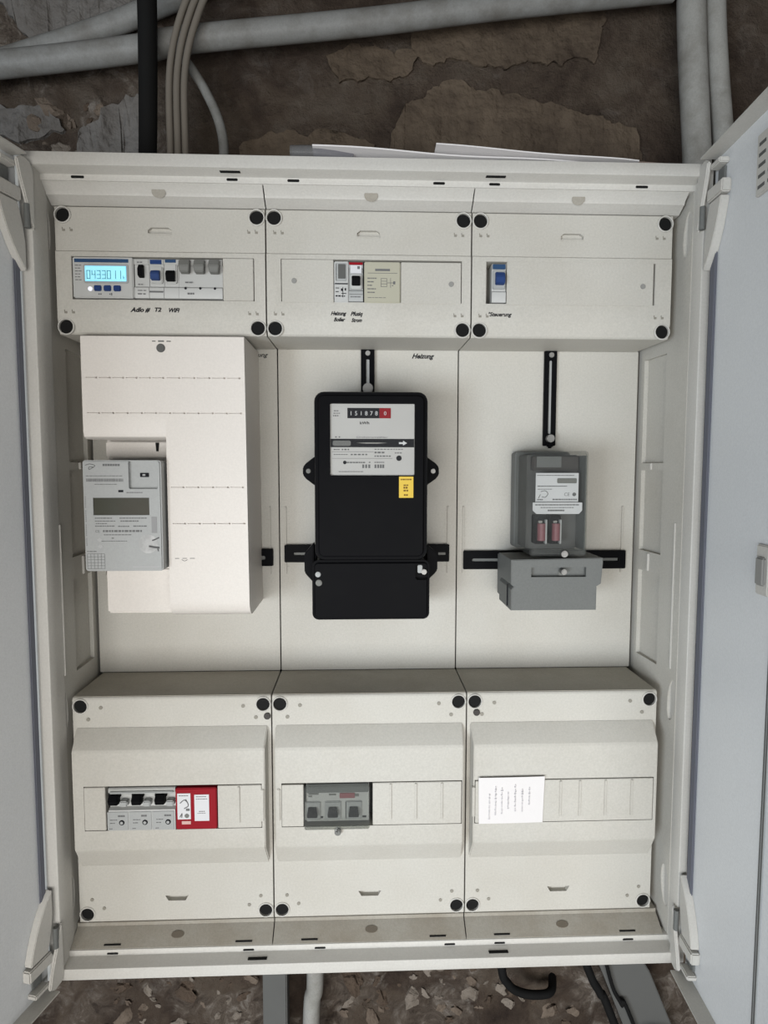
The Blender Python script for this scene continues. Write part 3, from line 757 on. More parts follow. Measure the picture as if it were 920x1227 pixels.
# right top breaker
d, zt, zb, x1 = breaker('lone breaker with a bright blue toggle, in the top right cover', 150, 1, 815.2, -2.4, None)
part('header_bar', MB().box(150.6, 166.6, -3.6, -2.2, 831.4, 837.4, 0.6), BLUEBAR, d)
part('toggle_frame', MB().box(151, 166.6, -3.6, 1, 808, 830.4, 1.2), METERGREY, d)
part('toggle', MB().prism([(-3.4, 827.5), (-7, 827), (-10.5, 821), (-9.5, 813.5), (-3.4, 812)], 'x', 153.6, 165, 0.8), BLUE, d)

# ------------------------------------------------------------------ mounting rails on the meter plates
def rail(label, pts, slot, extra=None, loc=None):
    d = thing('mounting_rail', label, 'rail', loc, 'slotted mounting rails on the meter plates')
    x0, x1, z0, z1 = pts
    b = part('bar', MB().box(x0, x1, 88, 94.8, z0, z1, 0.8), BLACK, d)
    c = MB().prism(rrect(slot[0], slot[1], slot[2], slot[3], 2.2, 4), 'y', 80, 92); cut(b, c)
    part('slot_liner', MB().box(slot[0]+0.3, slot[1]-0.3, 91, 92.2, slot[2]+0.3, slot[3]-0.3), extra or TOGGLEGREY, d)
    return d
d = rail('black vertical slotted rail above the black meter', (-10.4, 8.2, 690, 751.5), (-3.5, 1.5, 700, 738), METERGREY, (0, 95, 690))
part('screw', MB().cyl((-1, 86.5, 745.5), 'y', 3.4, 3, n=16, bev=0.6), METAL, d)
part('knurled_nut', MB().cyl((-1, 84, 697.5), 'y', 7, 9, n=20, bev=1), METAL, d)
d = rail('black horizontal slotted rail behind the black meter', (-117.6, 113.6, 457, 481.5), (-105, -82, 466.5, 471), None, (0, 95, 457))
part('slot_liner', MB().box(98, 108, 87.6, 88.2, 467, 470.4), TOGGLEGREY, d)
d = rail('black vertical slotted rail above the grey ripple receiver', (244.6, 261.6, 620, 751.5), (250.6, 255.2, 636, 738), METERGREY, (253, 95, 620))
part('screw', MB().cyl((253, 86.5, 745), 'y', 3.6, 3, n=16, bev=0.6), METAL, d)
part('knurled_nut', MB().cyl((252.2, 83, 630), 'y', 5.4, 10, n=20, bev=1), METAL, d)
part('hook', MB().box(248, 256, 80, 87.5, 616.5, 627, 2), BLACK, d)
d = rail('black horizontal slotted rail behind the grey terminal block', (133.8, 366.4, 446, 472), (146, 356, 456.6, 461.4), MIDGREY, (250, 95, 446))
d = rail('black horizontal rail behind the white meter, one end showing', (-356, -133.6, 452, 476), (-153, -144, 460.5, 466.5), None, (-245, 95, 452))
# pen words on the plates
w = tag(text('pen_writing', 'Heizung', 60, 94.9, 740.5, 9.0, INK, None, 0.4, 31, 0.035), 'handwritten black pen word beside the rail above the black meter', 'writing')
w = tag(text('pen_writing', 'Wohnung', -176, 94.9, 741, 8.0, INK, None, 0.4, 36, 0.015), 'handwritten pen word half hidden by the white cover', 'writing')

# ------------------------------------------------------------------ white L-shaped cover with the smart meter
d = thing('meter_adapter', 'white plastic adapter plate that carries the grey digital meter', 'adapter', (-290, 95, 403))
part('plate', MB().box(-339, -248.6, 44, 87.5, 404, 632, 2.0), WHITE, d)
part('lower_cover', MB().box(-335, -248.4, 20, 43.8, 403, 462, 2.5, 3), WHITE, d)
part('upper_lug', MB().box(-336, -252, 33, 43.8, 602.5, 622, 1.2), WHITE, d)
part('clip', MB().prism([(-273, 621), (-268.5, 621), (-269.5, 610), (-272, 610)], 'y', 31.6, 33.2), BLACKM, d)
part('wall_foot', MB().box(-333, -255, 87.6, 94.9, 500, 560), WHITE, d)
d = thing('terminal_cover', 'white L-shaped plastic cover hanging over the grey digital meter', 'cover', (-247, 95, 404))
xs_ = -247.2
ol = [(-344.6, 746.5), (-151, 746.5), (-148.2, 404)]
up = MB()
# side profile of the tall right leg with a rounded foot, then the left wing
leg = [(94.9, 746.6), (-9, 746.6), (-10, 745.6), (-10, 428)]+[(10-20*math.cos(math.radians(q)), 424-20*math.sin(math.radians(q))) for q in (8, 22, 36, 50, 64, 78, 90)]+[(94.9, 404)]
t = bmesh.new()
A = [t.verts.new((-246.4 if p[1] < 600 else -246.4, p[0], p[1])) for p in leg]
B = [t.verts.new((-151+(746.6-p[1])*0.006, p[0], p[1])) for p in leg]
t.faces.new(A); t.faces.new(B[::-1])
for i in range(len(leg)): t.faces.new((A[i], B[i], B[(i+1) % len(leg)], A[(i+1) % len(leg)]))
bmesh.ops.recalc_face_normals(t, faces=t.faces[:])
up._add(t)
legp = part('cover_shell', up, WHITE, d)
# left wing welded to the leg
wing = MB().prism([(94.9, 746.6), (-9, 746.6), (-10, 745.6), (-10, 632), (-8, 626.5), (-3, 624), (30, 624), (30, 700), (94.9, 700)], 'x', -344.6, -246.0)
wg = link('wing_tmp', wing.mesh('wing_tmp'), WHITE, None, (0, 0, 0))
md = legp.modifiers.new('u', 'BOOLEAN'); md.operation = 'UNION'; md.object = wg; md.solver = 'EXACT'
bpy.context.view_layer.update()
me = bpy.data.meshes.new_from_object(legp.evaluated_get(bpy.context.evaluated_depsgraph_get()))
legp.modifiers.clear(); legp.data = me; me.name = 'cover_shell'
bpy.data.objects.remove(wg)
c = MB()
def perf(x0, x1, z, n):
    for k in range(n):
        a = x0+(x1-x0)*k/n; b = x0+(x1-x0)*(k+1)/n
        c.box(a+(1.2 if n < 8 else 0.8), b-3.2, -12, -8.0, z-0.45, z+0.45)
        c.box(b-3.0, b-0.6, -12, -7, z-1.0, z+0.9)
perf(-341, -246, 697, 6); perf(-245, -155, 697, 5)
perf(-340, -154, 655, 11)
perf(-243, -153, 565.5, 5); perf(-242, -152, 521, 5)
cut(legp, c)
part('seal_screw', MB().cyl((-250, -10.2, 732.2), 'y', 5.2, 2.2, n=20, bev=0.7), DUCT, d)
t = MB()
t.box(-260, -256, -10.4, -9.9, 739.6, 740.8); t.box(-253, -246, -10.4, -9.9, 739.4, 741.2); t.box(-243, -238, -10.4, -9.9, 739.6, 740.8)
part('moulded_arrows', t, TOGGLEGREY, d)
t = MB(); t.box(-239, -234, -10.3, -9.9, 477.6, 478.3); t.box(-230, -224.5, -10.3, -9.9, 477.6, 478.3); t.box(-221, -215, -10.3, -9.9, 477.6, 478.3)
t.tube([(-231, -10.1, 476.4), (-227.5, -10.1, 474.8), (-224, -10.1, 476.4)], 0.35, n=6)
part('moulded_arrows', t, PRINT, d)

MX, MT, MY = -341.0, 598.0, -25.0
d = thing('digital_meter', 'pale grey digital electricity meter with a dark blank display', 'meter', (-295, 43, 465))
def mu(u): return MX+u
def mv(v): return MT-v
b = part('housing', MB().prism(rrect(-341, -249, 465, 598, 3.5, 4), 'y', MY, 43.5, 1.6, front_only=True), METERGREY, d)
c = MB().box(mu(54), mu(88), MY-6, MY+5, mv(34), mv(1.5), 0.8)
c.box(mu(11.5), mu(77.5), MY-6, MY+2.0, mv(65.5), mv(44.5)); cut(b, c)
part('blank_display', MB().box(mu(11.8), mu(77.2), MY+0.9, MY+1.9, mv(65.2), mv(44.8)), LCD, d)
part('optical_port', MB().box(mu(66), mu(76.5), MY+4.0, MY+4.9, mv(20), mv(15), 0.3), INK, d)
part('port_lens', MB().box(mu(69), mu(72.6), MY+3.6, MY+3.95, mv(18.6), mv(16.4), 0.2), METERGREY, d)
part('pulse_light', MB().box(mu(41.5), mu(47.5), MY-0.4, MY+0.1, mv(38), mv(35.4), 0.2), INK, d)
t = MB().tube([(mu(3.5), MY-0.05, mv(6)), (mu(9), MY-0.05, mv(4.5)), (mu(15), MY-0.05, mv(6.5)), (mu(11), MY-0.05, mv(9.6)), (mu(8), MY-0.05, mv(10.8)), (mu(8.2), MY-0.05, mv(8)), (mu(13), MY-0.05, mv(8.2))], 0.4, n=6)
part('logo', t, PRINT, d)
t = MB(); rows(t, mu(24), mu(45), mv(5.6), 2.6, MY-0.02, 0.45, 1.8, 2.8); part('printed_title', t, PRINT, d)
t = MB()
x = mu(4.5)
while x < mu(47.5):
    w = random.uniform(0.25, 0.9); t.box(x, x+w, MY-0.15, MY+0.05, mv(25.4), mv(21.8)); x += w+random.uniform(0.25, 0.6)
part('bar_code', t, PRINT, d)
t = MB()
rows(t, mu(4), mu(48), mv(18.6), 0.8, MY, 0.7, 1.5, 4); rows(t, mu(14), mu(40), mv(28.6), 0.8, MY, 0.7, 1.5, 4)
rows(t, mu(51), mu(70), mv(38.4), 1.0, MY, 0.5, 1.5, 3)
for v_, a, b_, h in ((69, 13, 33, 1.2), (69, 42, 75, 1.2), (72.5, 13, 37, 1.0), (72.5, 43, 66, 1.4), (75.5, 14, 28, 1.0), (78.5, 13, 37, 1.2), (78.8, 40, 54, 1.3), (78.6, 58, 74, 1.4), (89, 23, 56, 1.0), (93, 32, 36, 1.2), (96.6, 20, 50, 0.8)):
    rows(t, mu(a), mu(b_), mv(v_), h, MY, 0.6, 1.4, 4)
rows(t, mu(22), mu(68), mv(84.5), 2.4, MY, 0.9, 1.8, 4.5)
part('printed_text', t, PRINT, d)
text('approval_mark', 'CE', mu(13), MY, mv(86.2), 4.4, PRINT, d)
part('grey_panel', MB().box(mu(79.6), mu(86), MY-0.3, MY+0.05, mv(87), mv(67.5), 0.1), mat('grey_ink_panel', (0.27, 0.27, 0.27), 0.6), d)
for (cu_, cv_) in ((18, 95), (18.6, 103)):
    t = MB().prism([(mu(cu_-3.6), mv(cv_)), (mu(cu_), mv(cv_-2.6)), (mu(cu_+3.6), mv(cv_)), (mu(cu_), mv(cv_+2.6))], 'y', MY-0.15, MY+0.05)
    part('printed_diamond', t, mat('pale_print', (0.40, 0.40, 0.40), 0.8) if 'pale_print' not in MATS else MATS['pale_print'], d)
t = MB()
for q in range(6): t.box(mu(2.5), mu(23), MY-0.12, MY+0.05, mv(112+q*3.6), mv(111.6+q*3.6))
for q in range(6): t.box(mu(2.5+q*4.1), mu(2.9+q*4.1), MY-0.12, MY+0.05, mv(130), mv(112))
rows(t, mu(2.5), mu(14), mv(109), 0.9, MY, 0.6, 1.4, 4)
part('printed_table', t, PRINT, d)
t = MB()
for q in range(26): t.box(mu(2.2), mu(3.0), MY-0.12, MY+0.05, mv(42+q*2.4), mv(40.6+q*2.4)) if q % 7 else None
part('printed_text', t, PRINT, d)
# printed picture: round sphere held by a hand, in greys
t = MB().prism(arc(mu(75), mv(100), 11.5, 0, 350, 30), 'y', MY-0.14, MY+0.05)
part('printed_sphere', t, mat('sphere_print', (0.36, 0.36, 0.355), 0.6, dirt=0.9, dirt_col=(0.55, 0.55, 0.54), dirt_scale=70), d)
t = MB().tube([(mu(80), MY-0.1, mv(96)), (mu(83), MY-0.1, mv(95)), (mu(88), MY-0.1, mv(92.5))], 0.9, n=6)
t.tube([(mu(76), MY-0.1, mv(103)), (mu(81), MY-0.1, mv(104)), (mu(88), MY-0.1, mv(105))], 1.3, n=6); t.tube([(mu(86), MY-0.1, mv(105)), (mu(87), MY-0.1, mv(109))], 0.8, n=6)
part('printed_fingers', t, PRINT, d)
t = MB().box(mu(56), mu(88), MY-0.12, MY+0.05, mv(128.6), mv(126.8)); part('printed_rule', t, MATS['pale_print'], d)

# ------------------------------------------------------------------ black disc meter
d = thing('disc_meter', 'large black rotating disc electricity meter with a grey nameplate', 'meter', (2, 87, 399))
b = part('housing', MB().prism(rrect(-66.5, 70.5, 476, 681, 11, 5), 'y', -15, 60, 5.0, 3, front_only=True), BLACK, d)
c = MB().prism(rrect(-48.5, 55.5, 579.5, 667.5, 3, 3), 'y', -30, -10.4); cut(b, c)
part('base', MB().prism(rrect(-69, 73, 402, 676, 8, 4), 'y', 60.2, 87.8, 1.5), BLACK, d)
rim = MB()
o0 = rrect(-67.6, 71.6, 475, 682, 12, 5); i0 = rrect(-64.5, 68.5, 478, 679, 9, 5)
tb = bmesh.new(); n = len(o0)
prof2 = [(0, 2), (0, -7), (0.5, -8.6), (1, -7), (1, 2)]
vv = [[tb.verts.new((o0[k][0]+(i0[k][0]-o0[k][0])*f, y, o0[k][1]+(i0[k][1]-o0[k][1])*f)) for f, y in prof2] for k in range(n)]
for k in range(n):
    for j in range(5): tb.faces.new((vv[k][j], vv[(k+1) % n][j], vv[(k+1) % n][(j+1) % 5], vv[k][(j+1) % 5]))
bmesh.ops.recalc_face_normals(tb, faces=tb.faces[:]); rim._add(tb)
part('rim', rim, RIMBLACK, d)
lc = part('terminal_cover', MB().prism(rrect(-71.5, 75, 399.5, 474.6, 8, 5), 'y', -12, 60, 4.0, 3, front_only=True), BLACK, d)
c = MB().box(57, 72, -20, -6, 450, 470, 1.5); cut(lc, c)
part('seal_screw', MB().cyl((68, -8, 459.5), 'y', 3.4, 5, n=16, bev=0.8), METAL, d)
part('seal_tab', MB().box(60, 66, -9, -6.1, 458, 468, 0.8), METERGREY, d)
part('seal_screw', MB().cyl((-64, -12.4, 457.5), 'y', 3.4, 3, n=16, bev=0.8), METERGREY, d)
part('seal_screw', MB().cyl((-63, -12.4, 447), 'y', 4.0, 3, n=16, bev=0.8), TOGGLEGREY, d)
for x0, x1, z0, z1 in ((-85, -69.2, 566, 604), (73.2, 90, 566, 604), (-84, -72, 440, 492), (75.4, 89, 442, 490)):
    cx = x0 if x0 < 0 else x1
    ix = x1 if x0 < 0 else x0
    e = part('ear', MB().prism([(ix, z0), (ix, z1), (cx+(4 if x0 < 0 else -4), z1-9), (cx, z1-14), (cx, z0+14), (cx+(4 if x0 < 0 else -4), z0+9)], 'y', 24, 46, 1.2), BLACK, d)
    if z0 > 500: part('ear_screw', MB().cyl(((cx*0.55+ix*0.45), 23.4, (z0+z1)/2), 'y', 3.0, 2.4, n=14, bev=0.6), METAL if x0 > 0 else TOGGLEGREY, e)
NX, NT, NY = -48.0, 667.0, -11.2
def nu(u): return NX+u
def nv(v): return NT-v
pl = part('nameplate', MB().box(-48, 55, -11.2, -10.5, 580, 667), PLATE, d)
part('counter_window', MB().box(nu(21), nu(60), NY-0.5, NY, nv(17.4), nv(5)), INK, pl)
part('red_counter_wheel', MB().box(nu(60.1), nu(74), NY-0.5, NY, nv(17.4), nv(5)), RED, pl)
for i, chh in enumerate('151878'):
    text('digit', chh, nu(23.6+i*6.2), NY-0.55, nv(13.9), 7.2, LABEL, pl)
text('digit', '0', nu(65.4), NY-0.55, nv(13.6), 6.6, LABEL, pl)
text('unit_mark', 'kWh', nu(36), NY-0.05, nv(24.6), 4.6, INK, pl, 0, 11.5, 0.02)
text('type_mark', 'Drehstromzähler', nu(32), NY-0.05, nv(41.4), 3.2, PRINT, pl, 0, 38)
t = MB(); rows(t, nu(4.5), nu(12), nv(8.5), 1.2, NY, 0.6, 1.4, 3); rows(t, nu(4), nu(12), nv(11.4), 1.0, NY, 0.6, 1.4, 3); rows(t, nu(3.5), nu(12), nv(14.4), 1.4, NY, 0.6, 1.4, 3)
rows(t, nu(6), nu(14), nv(40.2), 1.6, NY, 2.4, 1.4, 2)
rows(t, nu(4), nu(12), nv(55.4), 1.2, NY, 0.6, 1.4, 3); rows(t, nu(14), nu(25), nv(55.4), 1.6, NY, 1.2, 1.4, 3); rows(t, nu(54), nu(90), nv(55), 1.0, NY, 1.2, 1.4, 4)
rows(t, nu(4), nu(22), nv(61.5), 0.9, NY, 0.6, 1.4, 3); rows(t, nu(25), nu(46), nv(61.5), 1.6, NY, 1.4, 1.6, 5); rows(t, nu(54), nu(68), nv(59), 2.0, NY, 1.0, 1.6, 4); rows(t, nu(54), nu(74), nv(63.4), 1.6, NY, 1.0, 1.6, 4); rows(t, nu(79), nu(88), nv(59.5), 1.2, NY, 0.8, 1.2, 3)
rows(t, nu(20), nu(43), nv(71.2), 1.6, NY, 0.5, 1.8, 4); rows(t, nu(47), nu(50), nv(71), 1.4, NY, 0.4, 1.2, 2); rows(t, nu(54), nu(66), nv(71), 1.2, NY, 0.5, 1.2, 3)
rows(t, nu(10), nu(40), nv(82.4), 1.0, NY, 0.6, 1.8, 4)
part('printed_text', t, PRINT, pl)
t = MB()
for u_ in (39, 42.6, 46.4, 54, 57.4, 60.6, 63.6): t.box(nu(u_), nu(u_+2.4), NY-0.15, NY+0.02, nv(78), nv(73.6))
part('printed_number', t, PRINT, pl)
t = MB().prism(arc(nu(17.6), nv(71.2), 2.2, 0, 350, 16), 'y', NY-0.15, NY+0.05); part('logo', t, INK, pl)
t = MB(); t.box(nu(2), nu(53), NY-0.12, NY, nv(58.3), nv(57.9)); t.box(nu(2), nu(76), NY-0.12, NY, nv(66.4), nv(66.0)); part('printed_rule', t, PRINT, pl)
sl = part('disc_slot', MB().box(nu(0.3), nu(102.6), NY-0.4, NY-0.05, nv(52.6), nv(42.4)), INK, pl)
t = MB().cyl((nu(51), NY-0.2+14.0-1.0, nv(47.4)), 'z', 15, 1.2, n=40); 
part('rotor_disc', MB().prism([(nu(32), nv(47.3)), (nu(44), nv(46.9)), (nu(58), nv(46.9)), (nu(70), nv(47.3)), (nu(58), nv(48.1)), (nu(44), nv(48.1))], 'y', NY-0.9, NY-0.4), METAL, sl)
part('slot_label', MB().prism(rrect(nu(3), nu(25), nv(51), nv(44.6), 2, 3), 'y', NY-0.6, NY-0.4), mat('slot_label_grey', (0.15, 0.15, 0.145), 0.6), sl)
part('direction_arrow', MB().prism([(nu(84), nv(48.6)), (nu(84), nv(46.4)), (nu(89), nv(46.4)), (nu(89), nv(44.6)), (nu(94), nv(47.5)), (nu(89), nv(50.4)), (nu(89), nv(48.6))], 'y', NY-0.7, NY-0.4), LABEL, sl)
part('seal_plug', MB().cyl((nu(84), NY-0.4, nv(66)), 'y', 3.3, 1.2, n=18, bev=0.3), INK, pl)
part('window_glass', MB().box(-48.2, 55.2, -14.3, -13.6, 579.8, 667.2), GLASS, d)
st = part('approval_sticker', MB().box(36, 53.6, -15.4, -14.95, 552.6, 578.6), YELLOW, d)
t = MB(); rows(t, 38, 52, 575, 1.6, -15.45, 0.6, 1.4, 3); rows(t, 41.5, 47.5, 568, 1.6, -15.45, 0.6, 1.4, 3); rows(t, 41.5, 47.5, 565, 2.4, -15.45, 0.6, 1.4, 3); rows(t, 41.5, 47.5, 561.4, 2.0, -15.45, 0.6, 1.4, 3); rows(t, 42, 48, 556, 2.0, -15.45, 0.6, 1.4, 3)
part('printed_text', t, mat('brown_ink', (0.16, 0.09, 0.02), 0.8), st)

# ------------------------------------------------------------------ grey ripple receiver
d = thing('ripple_receiver', 'grey ripple control receiver under a smoky clear cover', 'receiver', (237, 87, 478))
part('base', MB().prism(rrect(199.5, 275, 480, 611, 4, 4), 'y', 66, 87.8, 1.2), MIDGREY, d)
ch = part('chassis', MB().box(204.5, 271, 24, 65.8, 484, 606, 1), mat('receiver_chassis', (0.10, 0.10, 0.097), 0.6, dirt=0.3, dirt_scale=40), d)
part('inner_wall', MB().box(271.2, 272.6, -5, 65, 485, 605), MIDGREY, d)
part('upper_board', MB().box(209, 269, 14, 23.8, 586, 604, 0.8), DARKPLUG, d)
part('print_card', MB().box(214, 246, 12.6, 13.8, 590, 604, 0.3), MIDGREY, d)
t = MB()
for q in range(4): rows(t, 217, 243, 601-q*3.0, 0.8, 12.5, 0.6, 1.6, 4)
part('printed_text', t, PRINT, d)
rl = part('rating_label', MB().box(209.5, 264, -1.0, 0.4, 546, 583, 0.2), LABEL, d)
t = MB()
rows(t, 211, 258, 580, 0.9, -1.05, 0.6, 1.6, 4); rows(t, 211.5, 250, 566.4, 1.2, -1.05, 0.5, 1.6, 4); rows(t, 212, 230, 562.6, 0.8, -1.05, 0.6, 1.6, 4)
t.tube([(216, -1.1, 559.5), (221.5, -1.1, 560.5), (225, -1.1, 557), (222, -1.1, 552.5), (217.5, -1.1, 553)], 0.4, n=6)
t.tube([(213, -1.1, 551), (215.5, -1.1, 556)], 0.4, n=6)
rows(t, 211.5, 219, 549.4, 1.6, -1.05, 0.4, 1.2, 2); rows(t, 231, 262, 549.6, 1.8, -1.05, 0.8, 1.6, 3.4)
part('printed_text', t, PRINT, rl)
text('approval_mark', 'CE', 245.5, -1.0, 554, 6.0, PRINT, rl, 0, 7)
part('logo', MB().cyl((258.6, -1.2, 556), 'y', 2.4, 0.5, n=16), PRINT, rl)
part('printed_frame', MB().prism(rrect(236.5, 261.5, 570, 576.5, 1.5, 3), 'y', -1.3, -0.95), TOGGLEGREY, rl)
sl2 = part('name_strip', MB().prism([(205, 546), (268, 546), (268, 536), (264, 531.5), (210, 531.5), (205, 536)], 'y', -5, -3.6, 0.3), LABEL, d)
t = MB(); rows(t, 208, 265, 543, 1.4, -5.05, 0.5, 1.8, 4.5); rows(t, 215, 258, 539.6, 1.0, -5.05, 0.7, 1.6, 4); rows(t, 224, 247, 536, 2.0, -5.05, 0.35, 2, 4); part('printed_text', t, PRINT, sl2)
for x0, x1 in ((211.5, 226.5), (230.5, 245)):
    r_ = part('relay', MB().box(x0, x1, 6, 23.8, 492, 529, 1), BLACK, d)
    part('coil', MB().cyl(((x0+x1)/2, 3, 508), 'z', 5.4, 22, n=18), COIL, r_)
    part('contact_spring', MB().box(x1-3.6, x1-1.4, -1, 5.8, 493, 524, 0.5), METERGREY, r_)
    part('contact', MB().box(x0+3, x0+8, 1, 5.8, 519.5, 522.5, 0.6), METAL, r_)
cv = MB()
cvo = part('clear_cover', cv.prism(rrect(201, 273.5, 478.6, 610.5, 4, 4), 'y', -10, 65.6, 3.0, 2, front_only=True), CLEAR, d)
bmm = bmesh.new(); bmm.from_mesh(cvo.data)
bmesh.ops.delete(bmm, geom=[f for f in bmm.faces if abs(f.normal.y-1) < 0.01], context='FACES'); bmm.to_mesh(cvo.data); bmm.free()
part('cover_flange', MB().box(203, 271, -12, -6, 481, 488, 1.2), CLEAR, d)
part('seal_screw', MB().cyl((243.6, -13, 482), 'y', 4.2, 6, n=18, bev=1), METAL, d)

d = thing('terminal_block', 'mid grey terminal block with a slot in front, under the clear receiver', 'terminal block', (237, 87, 409))
pts = [(178, 474), (294.5, 476), (295, 470), (293, 443), (287.5, 440), (287.5, 409.5), (178.5, 409.5), (178.5, 436), (181.5, 440), (178, 443)]
b = part('housing', MB().prism(pts, 'y', -9, 58, 0.9, front_only=True), MIDGREY, d)
c = MB().box(203.5, 273.5, -20, -1.5, 452, 464.5); cut(b, c)
part('back_box', MB().box(182, 292, 58.2, 87.6, 412, 470, 1.5), MIDGREY, d)
part('side_gap', MB().box(177.2, 178.4, 8, 10, 412, 440), INK, d)
part('seal_screw', MB().cyl((244, -8.5, 459), 'y', 3.6, 12, n=18, bev=1), METAL, d)
part('screw_boss', MB().box(240, 249, -3.4, -1.4, 452.4, 458, 0.8), TOGGLEGREY, d)

# ------------------------------------------------------------------ lower row devices
d = thing('main_switch', 'three pole main switch with black toggles behind grey fronts, beside the red device', 'switch', (-284, -20, 138))
pr = [(20, 192.6), (-20, 192.6), (-21.6, 191.6), (-21.6, 187), (-17, 184), (-17, 167), (-22.6, 165), (-23, 164), (-23, 139), (-22, 138.2), (20, 138.2)]
part('body', MB().prism(pr, 'x', -324.2, -242.4), BREAKER, d)
for k in range(3):
    cx = -317.5+k*28.4
    part('pole_front', MB().box(cx-8.0 if k == 0 else cx-10, cx+17.6 if k < 2 else cx+17, -23.8, -22.9, 139.4, 163.4, 0.4), METERGREY, d)
    part('toggle', MB().prism([(-17, 184.5), (-24, 185), (-29, 180), (-27, 173), (-17, 171)], 'x', cx-5.4, cx+6, 0.8), BLACK, d)
    part('toggle_lug', MB().box(cx-7.4, cx+7.6, -20.5, -17.1, 180, 184.5, 0.8), BLACK, d)
    part('handle_link', MB().box(cx+7.8, cx+17.4, -26, -17.1, 170.4, 177.6, 1.2), METERGREY, d)
    s_ = part('terminal_screw', MB().cyl((cx+9.6, -24.0, 149.6), 'y', 3.3, 1.6, n=18, bev=0.4), INK, d)
    part('screw_slot', MB().cyl((cx+9.6, -24.7, 149.6), 'y', 1.9, 0.8, n=14), METERGREY, s_)
    t = MB(); rows(t, cx+5, cx+13.4, 158, 2.2, -23.85, 0.3, 2, 4); rows(t, cx-5, cx+4, 153, 0.9, -23.85, 0.6, 1.6, 4); rows(t, cx-5, cx+2, 149, 1.0, -23.85, 0.6, 1.6, 4); rows(t, cx-6, cx-2, 141.8, 1.0, -23.85, 0.4, 1.4, 2)
    part('printed_text', t, PRINT, d)
part('clear_lid', MB().box(-323.6, -242.8, -22.4, -21.8, 184, 192.2), GLASS, d)
part('hinge_bar', MB().box(-322, -244, -24.4, -19, 186.4, 189, 0.8), METERGREY, d)
part('side_gap', MB().box(-327.8, -324.8, -12, 10, 140, 192), BLACKM, d)
d = thing('surge_arrester', 'red device with two white labels, right of the three pole switch', 'surge arrester', (-216, -20, 138))
part('body', MB().box(-241.8, -191.2, -23, 20, 138.6, 191.6, 1.0), RED, d)
l1 = part('label_sticker', MB().box(-239.5, -223.2, -23.5, -22.9, 152, 185.4, 0.1), LABEL, d)
t = MB(); rows(t, -237.5, -225, 182.6, 0.9, -23.55, 0.5, 1.4, 3)
t.tube([(-236, -23.6, 173), (-231, -23.6, 177), (-227, -23.6, 174.5)], 0.6, n=6); t.tube([(-229, -23.6, 178), (-226, -23.6, 170), (-231, -23.6, 166)], 0.6, n=6); t.box(-229, -224.4, -23.7, -23.5, 163, 166)
t.tube([(-236.5, -23.6, 155), (-234, -23.6, 159.5), (-234.4, -23.6, 154.5)], 0.6, n=6)
part('printed_text', t, PRINT, l1)
part('printed_stamp', MB().cyl((-228, -23.6, 156.6), 'y', 2.8, 0.4, n=16), TOGGLEGREY, l1)
l2 = part('label_sticker', MB().box(-218.5, -200.4, -23.5, -22.9, 149.6, 183.6, 0.1), LABEL, d)
t = MB(); rows(t, -216.5, -202.5, 181, 0.8, -23.55, 0.5, 1.4, 3); rows(t, -216.5, -202.5, 178, 0.8, -23.55, 0.5, 1.4, 3); rows(t, -213, -205, 162, 0.9, -23.55, 0.5, 1.4, 3); rows(t, -215, -205, 159.6, 0.6, -23.55, 0.5, 1.4, 3)
part('printed_text', t, PRINT, l2)
l3 = part('small_label', MB().box(-234.5, -223.4, -23.4, -22.9, 145.4, 149.6, 0.1), mat('pinkish_label', (0.55, 0.36, 0.32), 0.7), d)

d = thing('sealed_switch', 'smoky clear sealed cover over three small black switches', 'switch', (-41, -20, 137))
part('body', MB().box(-81, -1.2, -12, 20, 139, 190, 0.8), BREAKER, d)
part('top_band', MB().box(-80.6, -1.6, -15, -12.05, 178, 189.6, 0.8), MIDGREY, d)
part('red_marking', MB().box(-38.5, -19, -13, -12.05, 169.5, 176.5, 0.4), mat('dull_red_print', (0.26, 0.09, 0.10), 0.6), d)
for x0, x1, z0, z1 in ((-78, -65, 174.6, 176.6), (-78, -73.4, 171.6, 173.4), (-52, -43, 173.4, 175.6), (-20.5, -14, 171.6, 175)):
    part('small_label', MB().box(x0, x1, -12.6, -12.05, z0, z1, 0.1), TOGGLEGREY, d)
for k, cx in enumerate((-73, -47, -20.6)):
    part('toggle_frame', MB().box(cx-10.5, cx+10.5, -14, -12.05, 142, 166, 1), METERGREY, d)
    t = MB().prism([(-14.1, 159.5), (-18.5, 159), (-20.4, 152), (-19, 147.4), (-14.1, 147)], 'x', cx-5.2, cx+5.2, 0.6)
    for v in t.bm.verts:
        if v.co.z < 153: v.co.x = cx+(v.co.x-cx)*1.25
    part('toggle', t, BLACK, d)
for x in (-62, -7): part('indicator_dot', MB().box(x-2.4, x+2.4, -13, -12.05, 143.6, 146, 0.3), INK, d)
part('clear_cover', MB().box(-82.4, -0.2, -26, -21.2, 136.4, 191.6, 1.2), CLEAR, d)
part('cover_lip', MB().box(-82, -0.6, -29, -26.1, 137.2, 142, 1.2), CLEAR, d)
part('lead_seal', MB().cyl((-40.5, -24, 131.5), 'y', 4.2, 4, n=16, bev=1), TOGGLEGREY, d)
part('seal_wire', MB().tube([(-41, -26.4, 139), (-42.5, -27, 135), (-40.5, -25.6, 132.6)], 0.6, n=6), METAL, d)
part('side_gap', MB().box(0.6, 3.2, -12, 5, 150, 192), BLACKM, d)

